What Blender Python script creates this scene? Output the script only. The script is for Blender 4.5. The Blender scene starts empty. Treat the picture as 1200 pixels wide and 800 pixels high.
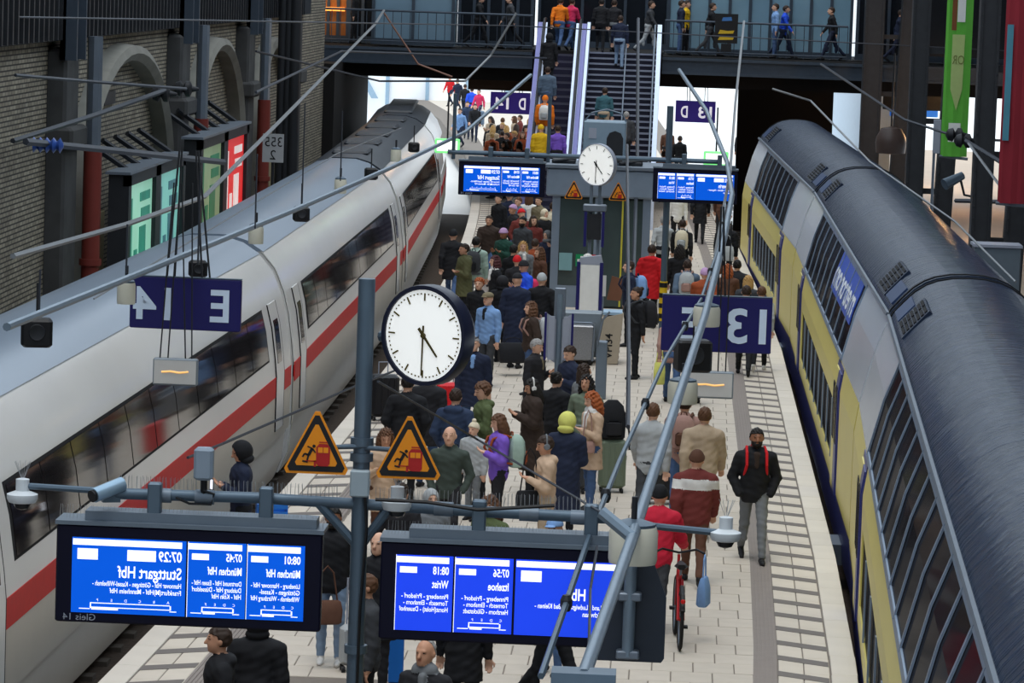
import bpy, math, random
import numpy as np
from mathutils import Vector, Matrix, Quaternion
random.seed(7)
SC = bpy.context.scene
COL = SC.collection
PI = math.pi
# ------------------------------------------------------------------ camera
F, CAMH = 4400.0, 7.7
def cam_basis(vpx=800., vpy=-30., roll=2.0):
    r = math.radians(roll); dx, dy = vpx-600, vpy-400
    ux = dx*math.cos(r)+dy*math.sin(r); uy = -dx*math.sin(r)+dy*math.cos(r)
    p = math.atan2(-uy, F); a = math.atan2(ux*math.cos(p), F)
    W = Vector((-math.sin(a)*math.cos(p), math.cos(a)*math.cos(p), -math.sin(p)))
    rt = Vector((math.cos(a), math.sin(a), 0)); up = rt.cross(W)
    return rt*math.cos(r)+up*math.sin(r), -rt*math.sin(r)+up*math.cos(r), W
CR, CU, CW = cam_basis()
CC = Vector((0, 0, CAMH))
cam = bpy.data.objects.new('camera', bpy.data.cameras.new('camera'))
COL.objects.link(cam)
cam.data.sensor_width = 36.0
cam.data.lens = 36.0*F/1200.0
cam.data.clip_start = 1.0; cam.data.clip_end = 2000
cam.matrix_world = Matrix(((CR.x, CU.x, -CW.x, CC.x), (CR.y, CU.y, -CW.y, CC.y), (CR.z, CU.z, -CW.z, CC.z), (0, 0, 0, 1)))
SC.camera = cam
def ray(x, y): return CW + CR*((x-600)/F) - CU*((y-400)/F)
def atz(x, y, z=0.0):            # point of the view ray at height z
    d = ray(x, y); return CC + d*((z-CAMH)/d.z)
def aty(x, y, Y):                # point of the view ray at distance Y along the platform
    d = ray(x, y); return CC + d*(Y/d.y)
def atx(x, y, X):
    d = ray(x, y); return CC + d*(X/d.x)
# ------------------------------------------------------------------ light
w = bpy.data.worlds.new('sky'); SC.world = w; w.use_nodes = True
nt = w.node_tree; bg = nt.nodes['Background']
bg.inputs[0].default_value = (0.78, 0.89, 1.0, 1); bg.inputs[1].default_value = 2.2
sun = bpy.data.lights.new('sun', 'SUN'); sun.energy = 1.6; sun.angle = math.radians(25); sun.color = (1.0, 0.95, 0.88)
so = bpy.data.objects.new('sun', sun); COL.objects.link(so); so.rotation_euler = (math.radians(14), math.radians(-4), 0)
vs = SC.view_settings
vs.view_transform = 'Standard'; vs.look = 'None'; vs.gamma = 1.0; vs.use_curve_mapping = False
vs.exposure = -0.32
# ------------------------------------------------------------------ materials
def lin(c):
    c = c/255.0
    return c/12.92 if c <= 0.04045 else ((c+0.055)/1.055)**2.4
MATS = {}
def M(name, rgb, rough=0.6, metal=0.0, var=0.10, scale=6.0, emit=0.0, bump=0.0, stretch=None, rand=0.0, alpha=1.0, trans=0.0, spec=0.3):
    if name in MATS: return MATS[name]
    m = bpy.data.materials.new(name); m.use_nodes = True
    n = m.node_tree.nodes; l = m.node_tree.links; b = n['Principled BSDF']
    col = [lin(v) for v in rgb]
    b.inputs['Roughness'].default_value = rough; b.inputs['Metallic'].default_value = metal
    b.inputs['Specular IOR Level'].default_value = spec
    tc = n.new('ShaderNodeTexCoord'); mp = n.new('ShaderNodeMapping'); no = n.new('ShaderNodeTexNoise')
    l.new(tc.outputs['Object'], mp.inputs[0]); l.new(mp.outputs[0], no.inputs['Vector'])
    if stretch: mp.inputs['Scale'].default_value = stretch
    no.inputs['Scale'].default_value = scale; no.inputs['Detail'].default_value = 4
    mix = n.new('ShaderNodeMix'); mix.data_type = 'RGBA'
    mix.inputs[6].default_value = [max(0, c*(1-var)) for c in col]+[1]
    mix.inputs[7].default_value = [min(1, c*(1+var)) for c in col]+[1]
    l.new(no.outputs[0], mix.inputs[0]); out = mix.outputs[2]
    if rand:
        oi = n.new('ShaderNodeObjectInfo'); hs = n.new('ShaderNodeHueSaturation'); mr = n.new('ShaderNodeMapRange')
        mr.inputs[3].default_value = 1-rand; mr.inputs[4].default_value = 1+rand
        l.new(oi.outputs['Random'], mr.inputs[0]); l.new(mr.outputs[0], hs.inputs['Value']); l.new(out, hs.inputs['Color']); out = hs.outputs[0]
    l.new(out, b.inputs['Base Color'])
    if emit:
        l.new(out, b.inputs['Emission Color']); b.inputs['Emission Strength'].default_value = emit
    if bump:
        bp = n.new('ShaderNodeBump'); bp.inputs['Strength'].default_value = bump; bp.inputs['Distance'].default_value = 0.02
        l.new(no.outputs[0], bp.inputs['Height']); l.new(bp.outputs[0], b.inputs['Normal'])
    if trans: b.inputs['Transmission Weight'].default_value = trans
    if alpha < 1: b.inputs['Alpha'].default_value = alpha
    MATS[name] = m
    return m
def glass_mat(name, rgb, gloss, rough):
    m = M(name, rgb, .6, var=.9, scale=1.6, spec=0.0); n = m.node_tree.nodes; l = m.node_tree.links
    g = n.new('ShaderNodeBsdfGlossy'); g.inputs['Roughness'].default_value = rough
    mx = n.new('ShaderNodeMixShader'); mx.inputs[0].default_value = gloss
    l.new(n['Principled BSDF'].outputs[0], mx.inputs[1]); l.new(g.outputs[0], mx.inputs[2]); l.new(mx.outputs[0], n['Material Output'].inputs[0])
    return m
def brick_mat(name, c1, c2, mortar, bw, bh, axis):
    m = bpy.data.materials.new(name); m.use_nodes = True
    n = m.node_tree.nodes; l = m.node_tree.links; b = n['Principled BSDF']; b.inputs['Roughness'].default_value = 0.85
    tc = n.new('ShaderNodeTexCoord'); sp = n.new('ShaderNodeSeparateXYZ'); cb = n.new('ShaderNodeCombineXYZ')
    l.new(tc.outputs['Object'], sp.inputs[0]); l.new(sp.outputs[axis], cb.inputs[0]); l.new(sp.outputs['Z'], cb.inputs[1])
    br = n.new('ShaderNodeTexBrick'); l.new(cb.outputs[0], br.inputs[0])
    br.inputs['Color1'].default_value = [lin(v) for v in c1]+[1]; br.inputs['Color2'].default_value = [lin(v) for v in c2]+[1]
    br.inputs['Mortar'].default_value = [lin(v) for v in mortar]+[1]
    br.inputs['Scale'].default_value = 1.0; br.inputs['Brick Width'].default_value = bw; br.inputs['Row Height'].default_value = bh
    br.inputs['Mortar Size'].default_value = 0.014
    no = n.new('ShaderNodeTexNoise'); no.inputs['Scale'].default_value = 1.2; no.inputs['Detail'].default_value = 6
    l.new(tc.outputs['Object'], no.inputs['Vector'])
    mx = n.new('ShaderNodeMix'); mx.data_type = 'RGBA'; mx.blend_type = 'MULTIPLY'; mx.inputs[0].default_value = 0.6
    l.new(br.outputs[0], mx.inputs[6]); l.new(no.outputs[0], mx.inputs[7]); l.new(mx.outputs[2], b.inputs['Base Color'])
    bp = n.new('ShaderNodeBump'); bp.inputs['Strength'].default_value = 0.6; bp.inputs['Distance'].default_value = 0.02; bp.invert = True
    l.new(br.outputs['Fac'], bp.inputs['Height']); l.new(bp.outputs[0], b.inputs['Normal'])
    MATS[name] = m
    return m
# ------------------------------------------------------------------ objects
def tag(o, label=None, cat=None, group=None, kind=None):
    if label: o['label'] = label
    if cat: o['category'] = cat
    if group: o['group'] = group
    if kind: o['kind'] = kind
    return o
def thing(name, label, cat, loc=(0, 0, 0), rz=0.0, group=None):
    o = bpy.data.objects.new(name, None); COL.objects.link(o)
    o.location = loc; o.rotation_euler = (0, 0, rz); o.empty_display_size = 0.2
    return tag(o, label, cat, group)
def inst(name, mesh, parent=None, loc=(0, 0, 0), rot=(0, 0, 0), scale=None):
    o = bpy.data.objects.new(name, mesh); COL.objects.link(o)
    o.location = loc; o.rotation_euler = rot
    if scale: o.scale = scale
    if parent: o.parent = parent
    return o
def copy_tree(o, parent=None):
    c = o.copy(); COL.objects.link(c); c.parent = parent
    for ch in list(o.children): copy_tree(ch, c)
    return c
class MB:
    def __init__(s): s.v = []; s.f = []; s.m = []
    def add(s, vs_, fs, mat=0):
        k = len(s.v); s.v.extend([tuple(p) for p in vs_])
        for f in fs: s.f.append([i+k for i in f]); s.m.append(mat)
        return s
    def box(s, x0, x1, y0, y1, z0, z1, mat=0, X=None):
        p = [Vector((x, y, z)) for z in (z0, z1) for y in (y0, y1) for x in (x0, x1)]
        if X is not None: p = [X @ q for q in p]
        return s.add(p, [(0, 2, 3, 1), (4, 5, 7, 6), (0, 1, 5, 4), (2, 6, 7, 3), (0, 4, 6, 2), (1, 3, 7, 5)], mat)
    def rbox(s, x0, x1, y0, y1, z0, z1, c=0.02, mat=0):
        # box with chamfered edges
        def ring(z, i):
            return [(x0+i+c, y0+i, z), (x1-i-c, y0+i, z), (x1-i, y0+i+c, z), (x1-i, y1-i-c, z), (x1-i-c, y1-i, z), (x0+i+c, y1-i, z), (x0+i, y1-i-c, z), (x0+i, y0+i+c, z)]
        return s.loft([ring(z0, c), ring(z0+c, 0), ring(z1-c, 0), ring(z1, c)], mat=mat)
    def loft(s, rings, mat=0, close=True, cap=True):
        n = len(rings[0]); vs_ = [p for r in rings for p in r]; fs = []
        for i in range(len(rings)-1):
            for j in range(n if close else n-1):
                a, b = i*n+j, i*n+(j+1) % n
                fs.append((a, b, b+n, a+n))
        if cap and close:
            fs.append(tuple(range(n-1, -1, -1))); fs.append(tuple(range((len(rings)-1)*n, len(rings)*n)))
        return s.add(vs_, fs, mat)
    def tube(s, p0, p1, r, r1=None, n=8, mat=0): return s.path([p0, p1], r, n, mat, r1)
    def path(s, pts, r, n=6, mat=0, r1=None):
        pts = [Vector(p) for p in pts]; rings = []; m = len(pts)
        up = None
        for i, p in enumerate(pts):
            t = (pts[min(i+1, m-1)]-pts[max(i-1, 0)]).normalized()
            if up is None:
                up = Vector((0, 0, 1)) if abs(t.z) < .9 else Vector((0, 1, 0))
            a = t.cross(up).normalized(); up = a.cross(t).normalized()
            rr = r if r1 is None else r+(r1-r)*i/(m-1)
            rings.append([p+(a*math.cos(2*PI*k/n)+up*math.sin(2*PI*k/n))*rr for k in range(n)])
        return s.loft(rings, mat)
    def lathe(s, prof, c=(0, 0, 0), n=16, mat=0, axis='z'):
        rings = []
        for r, z in prof:
            ring = []
            for k in range(n):
                a = 2*PI*k/n; x, y = max(r, 1e-4)*math.cos(a), max(r, 1e-4)*math.sin(a)
                q = (x, y, z) if axis == 'z' else ((x, z, -y) if axis == 'y' else (z, x, y))
                ring.append((q[0]+c[0], q[1]+c[1], q[2]+c[2]))
            rings.append(ring)
        return s.loft(rings, mat)
    def prism(s, poly, y0, y1, mat=0):      # polygon in x,z extruded along y
        n = len(poly)
        vs_ = [(x, y0, z) for x, z in poly]+[(x, y1, z) for x, z in poly]
        fs = [tuple(range(n)), tuple(range(2*n-1, n-1, -1))]+[(i, i+n, (i+1) % n+n, (i+1) % n) for i in range(n)]
        return s.add(vs_, fs, mat)
    def zprism(s, poly, z0, z1, mat=0):     # polygon in x,y extruded along z
        n = len(poly)
        vs_ = [(x, y, z0) for x, y in poly]+[(x, y, z1) for x, y in poly]
        fs = [tuple(range(n-1, -1, -1)), tuple(range(n, 2*n))]+[(i, (i+1) % n, (i+1) % n+n, i+n) for i in range(n)]
        return s.add(vs_, fs, mat)
    def ball(s, c, r, n=8, mat=0):
        r = r if isinstance(r, (tuple, list)) else (r, r, r)
        rings = []
        for i in range(1, n):
            t = PI*i/n
            rings.append([(c[0]+r[0]*math.sin(t)*math.cos(2*PI*k/(n*2)), c[1]+r[1]*math.sin(t)*math.sin(2*PI*k/(n*2)), c[2]-r[2]*math.cos(t)) for k in range(n*2)])
        return s.loft(rings, mat)
    def mesh(s, name, mats, smooth=False):
        me = bpy.data.meshes.new(name); me.from_pydata(s.v, [], s.f)
        mats = mats if isinstance(mats, (list, tuple)) else [mats]
        for m in mats: me.materials.append(m)
        if any(s.m): me.polygons.foreach_set('material_index', s.m)
        if smooth:
            me.polygons.foreach_set('use_smooth', [True]*len(s.f))
            me.set_sharp_from_angle(angle=math.radians(38))
        me.update(); return me
    def build(s, name, mats, parent=None, world=False, smooth=False, loc=None, rot=None):
        if world and parent:           # vertices were given in world space
            R = Matrix.Translation(parent.location) @ parent.rotation_euler.to_matrix().to_4x4(); Ri = R.inverted()
            s.v = [tuple(Ri @ Vector(p)) for p in s.v]
        o = bpy.data.objects.new(name, s.mesh(name, mats, smooth)); COL.objects.link(o)
        if loc: o.location = loc
        if rot: o.rotation_euler = rot
        if parent: o.parent = parent
        return o
def struct(o): o['kind'] = 'structure'; return o
TXT = {}
def text_geo(body, bold=0.0):
    k = (body, bold)
    if k in TXT: return TXT[k]
    cu = bpy.data.curves.new('t', 'FONT'); cu.body = body; cu.size = 1.0; cu.offset = bold; cu.resolution_u = 3
    ob = bpy.data.objects.new('t', cu); COL.objects.link(ob)
    bpy.context.view_layer.update()
    me = bpy.data.meshes.new_from_object(ob.evaluated_get(bpy.context.evaluated_depsgraph_get()))
    vs_ = [tuple(v.co) for v in me.vertices]; fs = [tuple(p.vertices) for p in me.polygons]
    bpy.data.objects.remove(ob); bpy.data.curves.remove(cu); bpy.data.meshes.remove(me)
    TXT[k] = (vs_, fs); return TXT[k]
def put_text(mb, body, x, z, h, y, mat=0, width=None, align='R', bold=0.0):
    """lettering that reads mirrored on the plate facing -Y; x is the edge where the mirrored text starts (its right end)"""
    vs_, fs = text_geo(body, bold)
    if not vs_: return
    xs = [p[0] for p in vs_]; x0, x1 = min(xs), max(xs); k = h/0.72
    kx = k if width is None else width/(x1-x0)
    tw = (x1-x0)*kx
    xr = x if align == 'R' else (x+tw/2 if align == 'C' else x+tw)
    mb.add([(xr-(p[0]-x0)*kx, y, z+p[1]*k) for p in vs_], [tuple(reversed(f)) for f in fs], mat)
# ================================================================== the platform
def bend(Y): return -(Y-72.0)**2/2100.0
def xL(Y): return -5.40+bend(Y)
_ry = [10, 30, 42, 50, 78, 90, 107, 125, 150, 260]; _rx = [1.3, 1.95, 2.26, 2.35, 2.36, 2.22, 1.90, 1.45, 0.7, -3.0]
def xR(Y): return float(np.interp(Y, _ry, _rx))
ICEC = lambda Y: -7.75+bend(Y)
REGC = lambda Y: 4.15-(Y-66.0)**2/2200.0
YS = [10, 20, 30, 36]+list(range(40, 132, 3))+[140, 160, 190, 230, 260]
def ribbon(mb, f0, f1, z0, z1, ys=YS, mat=0):
    rings = [[(f0(Y), Y, z0), (f0(Y), Y, z1), (f1(Y), Y, z1), (f1(Y), Y, z0)] for Y in ys]
    return mb.loft(rings, mat)
m_joint = M('paving_joint', (120, 112, 104), .9)
m_slab = M('paving_slab', (192, 182, 169), .75, var=.12, scale=3, rand=.05, bump=.05)
m_edge = M('edge_stone', (206, 198, 186), .7, var=.08, scale=2, rand=.05)
m_dark = M('hatch_dark', (112, 106, 102), .8, var=.12)
m_tact = M('tactile', (136, 127, 121), .8, var=.1)
m_hatchbase = M('hatch_light', (200, 190, 176), .75, var=.08, scale=3, rand=.04)
m_pside = M('platform_side', (70, 64, 58), .9, var=.3)
floor = struct(ribbon(MB(), xL, xR, -1.0, -0.03).build('floor', m_joint))
ribbon(MB(), lambda Y: xL(Y)+.02, lambda Y: xR(Y)-.02, -0.031, -0.012).build('bedding', m_joint, floor)
# paving slabs laid in running bond between the two tactile strips
SX, SY = 0.46, 0.60
def slab_mesh(name, sx, sy, mat, h=0.03, g=0.006, c=0.006):
    mb = MB(); x, y = sx/2-g, sy/2-g
    mb.loft([[(-x, -y, -h), (x, -y, -h), (x, y, -h), (-x, y, -h)], [(-x, -y, -c), (x, -y, -c), (x, y, -c), (-x, y, -c)], [(-x+c, -y+c, 0), (x-c, -y+c, 0), (x-c, y-c, 0), (-x+c, y-c, 0)]])
    return mb.mesh(name, mat)
me_slab = slab_mesh('paving_slab', SX, SY, m_slab)
far = MB(); count = 0; row = 0
Y = 40.3
while Y < 150:
    a, b = xL(Y)+1.20, xR(Y)-1.14
    x = a+(0 if row % 2 else SX/2)
    while x-SX/2 < b-.03:
        zz = random.uniform(-.002, .002)
        l_, r_ = max(a, x-SX/2), min(b, x+SX/2); whole = r_-l_ > SX-.01
        if whole and count < 300 and (Y < 47 or x > -1.5):
            inst('paving_slab', me_slab, floor, (x, Y, zz)); count += 1
        else:
            hx, hy = (r_-l_)/2-.006, SY/2-.006; xo, x = x, (l_+r_)/2
            far.add([(x-hx, Y-hy, zz-.03), (x+hx, Y-hy, zz-.03), (x+hx, Y+hy, zz-.03), (x-hx, Y+hy, zz-.03), (x-hx, Y-hy, zz), (x+hx, Y-hy, zz), (x+hx, Y+hy, zz), (x-hx, Y+hy, zz)],
                    [(4, 5, 6, 7), (0, 1, 5, 4), (1, 2, 6, 5), (2, 3, 7, 6), (3, 0, 4, 7)]); x = xo
        x += SX
    Y += SY; row += 1
o = far.build('paving_field', m_slab, floor); o['kind'] = 'stuff'
ribbon(MB(), lambda Y: xL(Y)+1.0, lambda Y: xR(Y)-1.0, -.03, -.004, ys=[150, 170, 200, 230, 260]).build('far_paving', m_slab, floor)
# both borders: edge stones, hatched zone, ribbed tactile strip
me_edge = slab_mesh('edge_stone', .30, 1.2, m_edge, h=.10)
me_hb = slab_mesh('hatch_base', .29, .98, m_hatchbase)
def stripe_mesh(s):
    mb = MB(); k = .16*s
    mb.loft([[(-.285, -.15+k, 0), (.285, -.15-k, 0), (.285, .13-k, 0), (-.285, .13+k, 0)], [(-.285, -.15+k, .004), (.285, -.15-k, .004), (.285, .13-k, .004), (-.285, .13+k, .004)]])
    return mb.mesh('hatch_stripe', m_dark)
me_str = {1: stripe_mesh(1), -1: stripe_mesh(-1)}
for s, fx in ((1, xR), (-1, xL)):
    Y = 36.0
    while Y < 135:
        ang = math.atan((fx(Y+.5)-fx(Y-.5)))
        if Y % 1.2 < 2: pass
        inst('hatch_slab', me_hb, floor, (fx(Y)-s*.445, Y, -.003), (0, 0, -ang))
        inst('hatch_slab', me_hb, floor, (fx(Y)-s*.735, Y, -.003), (0, 0, -ang))
        inst('hatch_stripe', me_str[s], floor, (fx(Y)-s*.59, Y+.3, -.002), (0, 0, -ang))
        Y += .98
    Y = 36.0
    while Y < 135:
        ang = math.atan((fx(Y+.5)-fx(Y-.5)))
        inst('edge_stone', me_edge, floor, (fx(Y)-s*.14, Y, .0), (0, 0, -ang)); Y += 1.2
    t = MB(); ys = YS[3:34]
    ribbon(t, lambda Y: fx(Y)-s*1.16, lambda Y: fx(Y)-s*.88, -.03, -.004, ys)
    for k in range(6):
        ribbon(t, lambda Y, k=k: fx(Y)-s*(1.15-.047*k), lambda Y, k=k: fx(Y)-s*(1.15-.047*k-.027), -.005, .004, ys)
    t.build('tactile_strip', m_tact, floor)
# ------------------------------------------------------------------ track beds and rails
m_ball = M('ballast', (66, 54, 44), .95, var=.5, scale=14, bump=.8)
m_rail = M('rail', (92, 80, 72), .35, .8)
m_sleep = M('sleeper', (84, 76, 68), .9)
struct(ribbon(MB(), lambda Y: -12.5, lambda Y: xL(Y)+.05, -1.5, -1.12, ys=[10, 40, 70, 100, 134]).build('ground_track_left', m_ball))
struct(ribbon(MB(), lambda Y: xR(Y)-.05, lambda Y: 7.3, -1.5, -1.12, ys=[10, 40, 70, 100, 134]).build('ground_track_right', m_ball))
for nm, fc in (('track_left', ICEC), ('track_right', REGC)):
    t = thing('railway_track', 'steel rails on dark ballast under the '+('white high-speed train' if nm == 'track_left' else 'yellow double-deck train'), 'track', (fc(70), 70, -1.12))
    for s in (-1, 1):
        ribbon(MB(), lambda Y: fc(Y)+s*.75-.04, lambda Y: fc(Y)+s*.75+.04, -1.1, -.95).build('rail', m_rail, t, world=True)
    me = MB().box(-1.25, 1.25, -.13, .13, 0, .06).mesh('sleeper', m_sleep)
    for i in range(100): inst('sleeper', me, t, (fc(30+i)-fc(70), 30+i-70, 0.0))
# ------------------------------------------------------------------ hall roof with an open skylight over platform and tracks
m_roof = M('hall_roof', (60, 60, 64), .9)
struct(MB().box(-70, -10.9, -40, 150, 15, 15.4).build('ceiling', m_roof))
struct(MB().box(5.9, 70, -40, 134, 15, 15.4).build('ceiling', m_roof))
struct(MB().box(-70, 70, -41, -40, -1.5, 15.4).build('wall_back', m_roof))
struct(MB().box(-70, 70, 133.6, 134, 7.75, 15.4).build('end_light_blocker', m_roof))  # unseen dark wall added to keep far daylight from reflecting in the train roof
struct(MB().box(44, 45, -40, 134, -1.5, 15).build('wall_right', m_roof))
for Y in range(-40, 140, 9): struct(MB().box(-10.9, 5.9, Y, Y+.5, 15, 15.6).build('ceiling', m_roof))
# ------------------------------------------------------------------ left brick wall with pilasters, blind arches and dark cladding
WX = -11.0
mb_brick = brick_mat('wall_brick', (188, 178, 156), (150, 141, 122), (62, 58, 52), .30, .085, 'Y')
m_stone = M('pilaster_stone', (70, 70, 70), .9, var=.5, scale=2)
m_arch = M('arch_stone', (128, 126, 118), .85, var=.35, scale=2)
m_clad = M('cladding', (38, 40, 44), .5, var=.2)
m_pipe_red = M('pipe_red', (118, 48, 40), .6)
m_iron = M('iron_dark', (44, 46, 50), .55, .3)
m_zinc = M('zinc', (112, 122, 134), .4, .5)
wall = struct(MB().box(WX-.6, WX-.25, 20, 119, -1.3, 9.0).build('wall_left', mb_brick))
pil = [52.0, 67.6, 83.2, 96.0, 108.0]
for i, Y in enumerate(pil):
    p = MB(); p.rbox(WX-.3, WX+.1, Y-.9, Y+.5, -1.2, 6.0, .06); p.rbox(WX-.3, WX+.25, Y-1.0, Y+.7, 4.2, 4.6, .06)
    p.build('pilaster', m_stone, wall)
    if i and i < 4:
        q = MB(); q.tube((WX+.32, Y+.9, -1.2), (WX+.32, Y+.9, 4.1), .17, n=10); q.tube((WX+.32, Y+.9, 2.0), (WX+.32, Y+.9, 2.12), .21, n=10); q.build('downpipe', m_pipe_red, wall, smooth=True)
        MB().tube((WX+.32, Y+.9, 4.1), (WX+.32, Y+.9, 6.2), .14, n=8).build('downpipe_upper', m_zinc, wall, smooth=True)
def arch(y0, y1, ztop):
    cy, rw = (y0+y1)/2, (y1-y0)/2; rise = ztop-2.9; rings = []
    for k in range(25):
        t = -.15+ (PI+.3)*k/24
        cy_, cz = cy-math.cos(t)*rw, 2.9+max(0, math.sin(t))*rise
        if k == 0: cz = -1.0
        if k == 24: cz = -1.0
        nx = (-math.cos(t), max(0., math.sin(t))); ln = math.hypot(*nx) or 1; nx = (nx[0]/ln, nx[1]/ln)
        ring = []
        for d, h in ((0, -.26), (0, .05), (.25, .16), (.5, .10), (.58, -.26)):
            ring.append((WX+h, cy_+nx[0]*d*.9, cz+nx[1]*d*.6))
        rings.append(ring)
    MB().loft(rings).build('arch_moulding', m_arch, wall, smooth=True)
    # recessed brick field with slender blind lights
    for k in range(5):
        yy = cy-rw*.62+k*rw*.31
        MB().rbox(WX-.27, WX-.2, yy-.28, yy+.28, -.5, 2.7, .03).build('blind_light', M('blind_light', (150, 140, 108), .9, var=.3), wall)
arch(40, 51, 5.5); arch(69.3, 80.8, 5.6); arch(85.2, 94.2, 5.5); arch(98, 106.5, 5.3)
MB().box(WX-.27, WX-.2, 73.2, 74.6, 4.75, 5.0).build('vent_slot', m_iron, wall)
cl = struct(MB().box(WX-.5, WX-.02, 20, 112, 6.15, 9).build('wall_cladding', m_clad))
rib_me = MB().box(-.03, .05, -.05, .05, 0, 3.2).mesh('cladding_rib', m_clad)
for k in range(120): inst('cladding_rib', rib_me, cl, (WX, 50+k*.5, 6.16))
for Y in (66.5, 82.4, 95.2):
    p = MB(); p.box(WX, WX+.3, Y, Y+.1, 5.8, 9); p.box(WX, WX+.3, Y+1.0, Y+1.1, 5.8, 9); p.box(WX, WX+.1, Y, Y+1.1, 5.8, 9)
    p.build('steel_channel', M('channel', (66, 76, 88), .5, .4), cl)
# backlit poster cases in front of the wall
def lightbox(Y0, Y1, ztop, panes, label):
    t = thing('poster_case', label, 'poster case', (WX+.9, Y0, -1.1))
    X0, X1 = WX+.55, WX+.85
    MB().box(X0, X1-.03, Y0, Y1, -1.1, ztop).build('housing', m_iron, t, world=True)
    n = len(panes); L = (Y1-Y0)/n; fr = MB()
    fr.box(X1-.03, X1+.08, Y0, Y1, ztop-.22, ztop)
    for k in range(n+1): fr.box(X1-.03, X1+.08, Y0+k*L-(.35 if k else 0), Y0+k*L+(.35 if k < n else 0), -1.1, ztop)
    fr.build('frame', m_iron, t, world=True)
    MB().box(X0-.05, X1+.12, Y0-.1, Y1+.1, ztop, ztop+.05).build('roof_plate', m_zinc, t, world=True)
    for k, (c, c2) in enumerate(panes):
        y0, y1 = Y0+k*L+.35, Y0+(k+1)*L-.35
        p = MB(); p.box(X1-.02, X1+.0, y0, y1, -1.0, ztop-.22)
        d = y1-y0
        ps = p.build('poster', M('poster_'+str(c), c, .4, emit=.65, var=.25, scale=.8), t, world=True)
        pm = M('print_'+str(c2), c2, .4, emit=.65, var=.3, scale=2)
        for u0, u1, v0, v1 in ((.06, .2, .5, 2.2), (.5, .9, .45, .62), (.55, .9, .75, .95), (.5, .75, 1.1, 1.9), (.3, .42, 1.5, 2.3)):
            MB().box(X1, X1+.012, y0+d*u0, y0+d*u1, ztop-v1, ztop-v0).build('print', pm, t, world=True)
    for k in range(5):
        yy = Y0+(Y1-Y0)*(.1+.2*k); MB().tube((X0-.5, yy, ztop+.5), (X0+.1, yy+.8, ztop), .06, n=5).build('bracket', m_iron, t, world=True)
    return t
lightbox(69.0, 77.0, 3.66, [((150, 205, 180), (28, 120, 100)), ((120, 185, 175), (50, 100, 110))], 'backlit poster case with two teal posters by the brick wall')
lightbox(79.5, 88.3, 3.85, [((120, 140, 105), (14, 100, 66)), ((214, 44, 44), (235, 220, 215))], 'backlit poster case with a green and a red poster')
# red poster lettering bars
# distance marker plate
m_grey = M('paint_grey', (104, 116, 128), .45, .3)
m_white = M('paint_white', (226, 226, 222), .5)
m_blk = M('paint_black', (22, 23, 26), .5)
p = aty(320, 173, 92.0)
t = thing('distance_plate', 'pale plate with black 355 over 2 by the brick wall', 'sign', (p.x, p.y, p.z))
MB().box(-.26, .26, 0, .03, -.36, .34).build('plate', M('plate_grey', (168, 172, 176), .6), t)
l = MB(); put_text(l, '355', .22, .03, .24, -.006, width=.42); l.build('lettering', m_blk, t); l = MB(); put_text(l, '2', .0, -.29, .24, -.006, align='C'); l.build('lettering', m_blk, t)
MB().tube((0, .06, -3.2), (0, .06, .5), .04).build('post', m_iron, t)
# ================================================================== the footbridge
BY = 122.0; BZ = 5.1
m_steel = M('bridge_steel', (62, 72, 84), .5, .3, var=.2)
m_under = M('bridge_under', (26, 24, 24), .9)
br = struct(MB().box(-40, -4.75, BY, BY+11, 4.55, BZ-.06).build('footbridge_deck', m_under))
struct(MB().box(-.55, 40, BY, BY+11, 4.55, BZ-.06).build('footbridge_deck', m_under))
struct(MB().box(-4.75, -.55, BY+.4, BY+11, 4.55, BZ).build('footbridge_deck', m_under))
for x0, x1 in ((-13.6, -4.75), (-.55, 5.2), (5.2, 30)):
    f = MB(); f.box(x0, x1, BY-.12, BY, 4.5, 5.0); f.box(x0, x1, BY-.22, BY, 4.93, 5.02); f.box(x0, x1, BY-.2, BY, 4.48, 4.56); f.build('fascia', m_steel, br)
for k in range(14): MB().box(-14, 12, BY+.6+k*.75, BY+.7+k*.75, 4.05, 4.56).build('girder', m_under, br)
# railings
def railing(x0, x1, label):
    t = thing('bridge_railing', label, 'railing', ((x0+x1)/2, BY-.02, BZ))
    a = MB(); a.tube((x0, BY-.02, BZ+1.1), (x1, BY-.02, BZ+1.1), .035); a.tube((x0, BY-.02, BZ+.12), (x1, BY-.02, BZ+.12), .02); a.build('handrail', m_steel, t, world=True)
    me = MB().tube((0, 0, 0), (0, 0, 1.1), .012, n=4).mesh('baluster', m_steel)
    n = int((x1-x0)/.28)
    for k in range(n+1): inst('baluster', me, t, (x0+(x1-x0)*k/n-(x0+x1)/2, 0, 0))
    return t
railing(-13.3, -4.8, 'steel railing along the footbridge left of the escalator')
railing(-.5, 5.4, 'steel railing along the footbridge right of the stairs')
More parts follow.
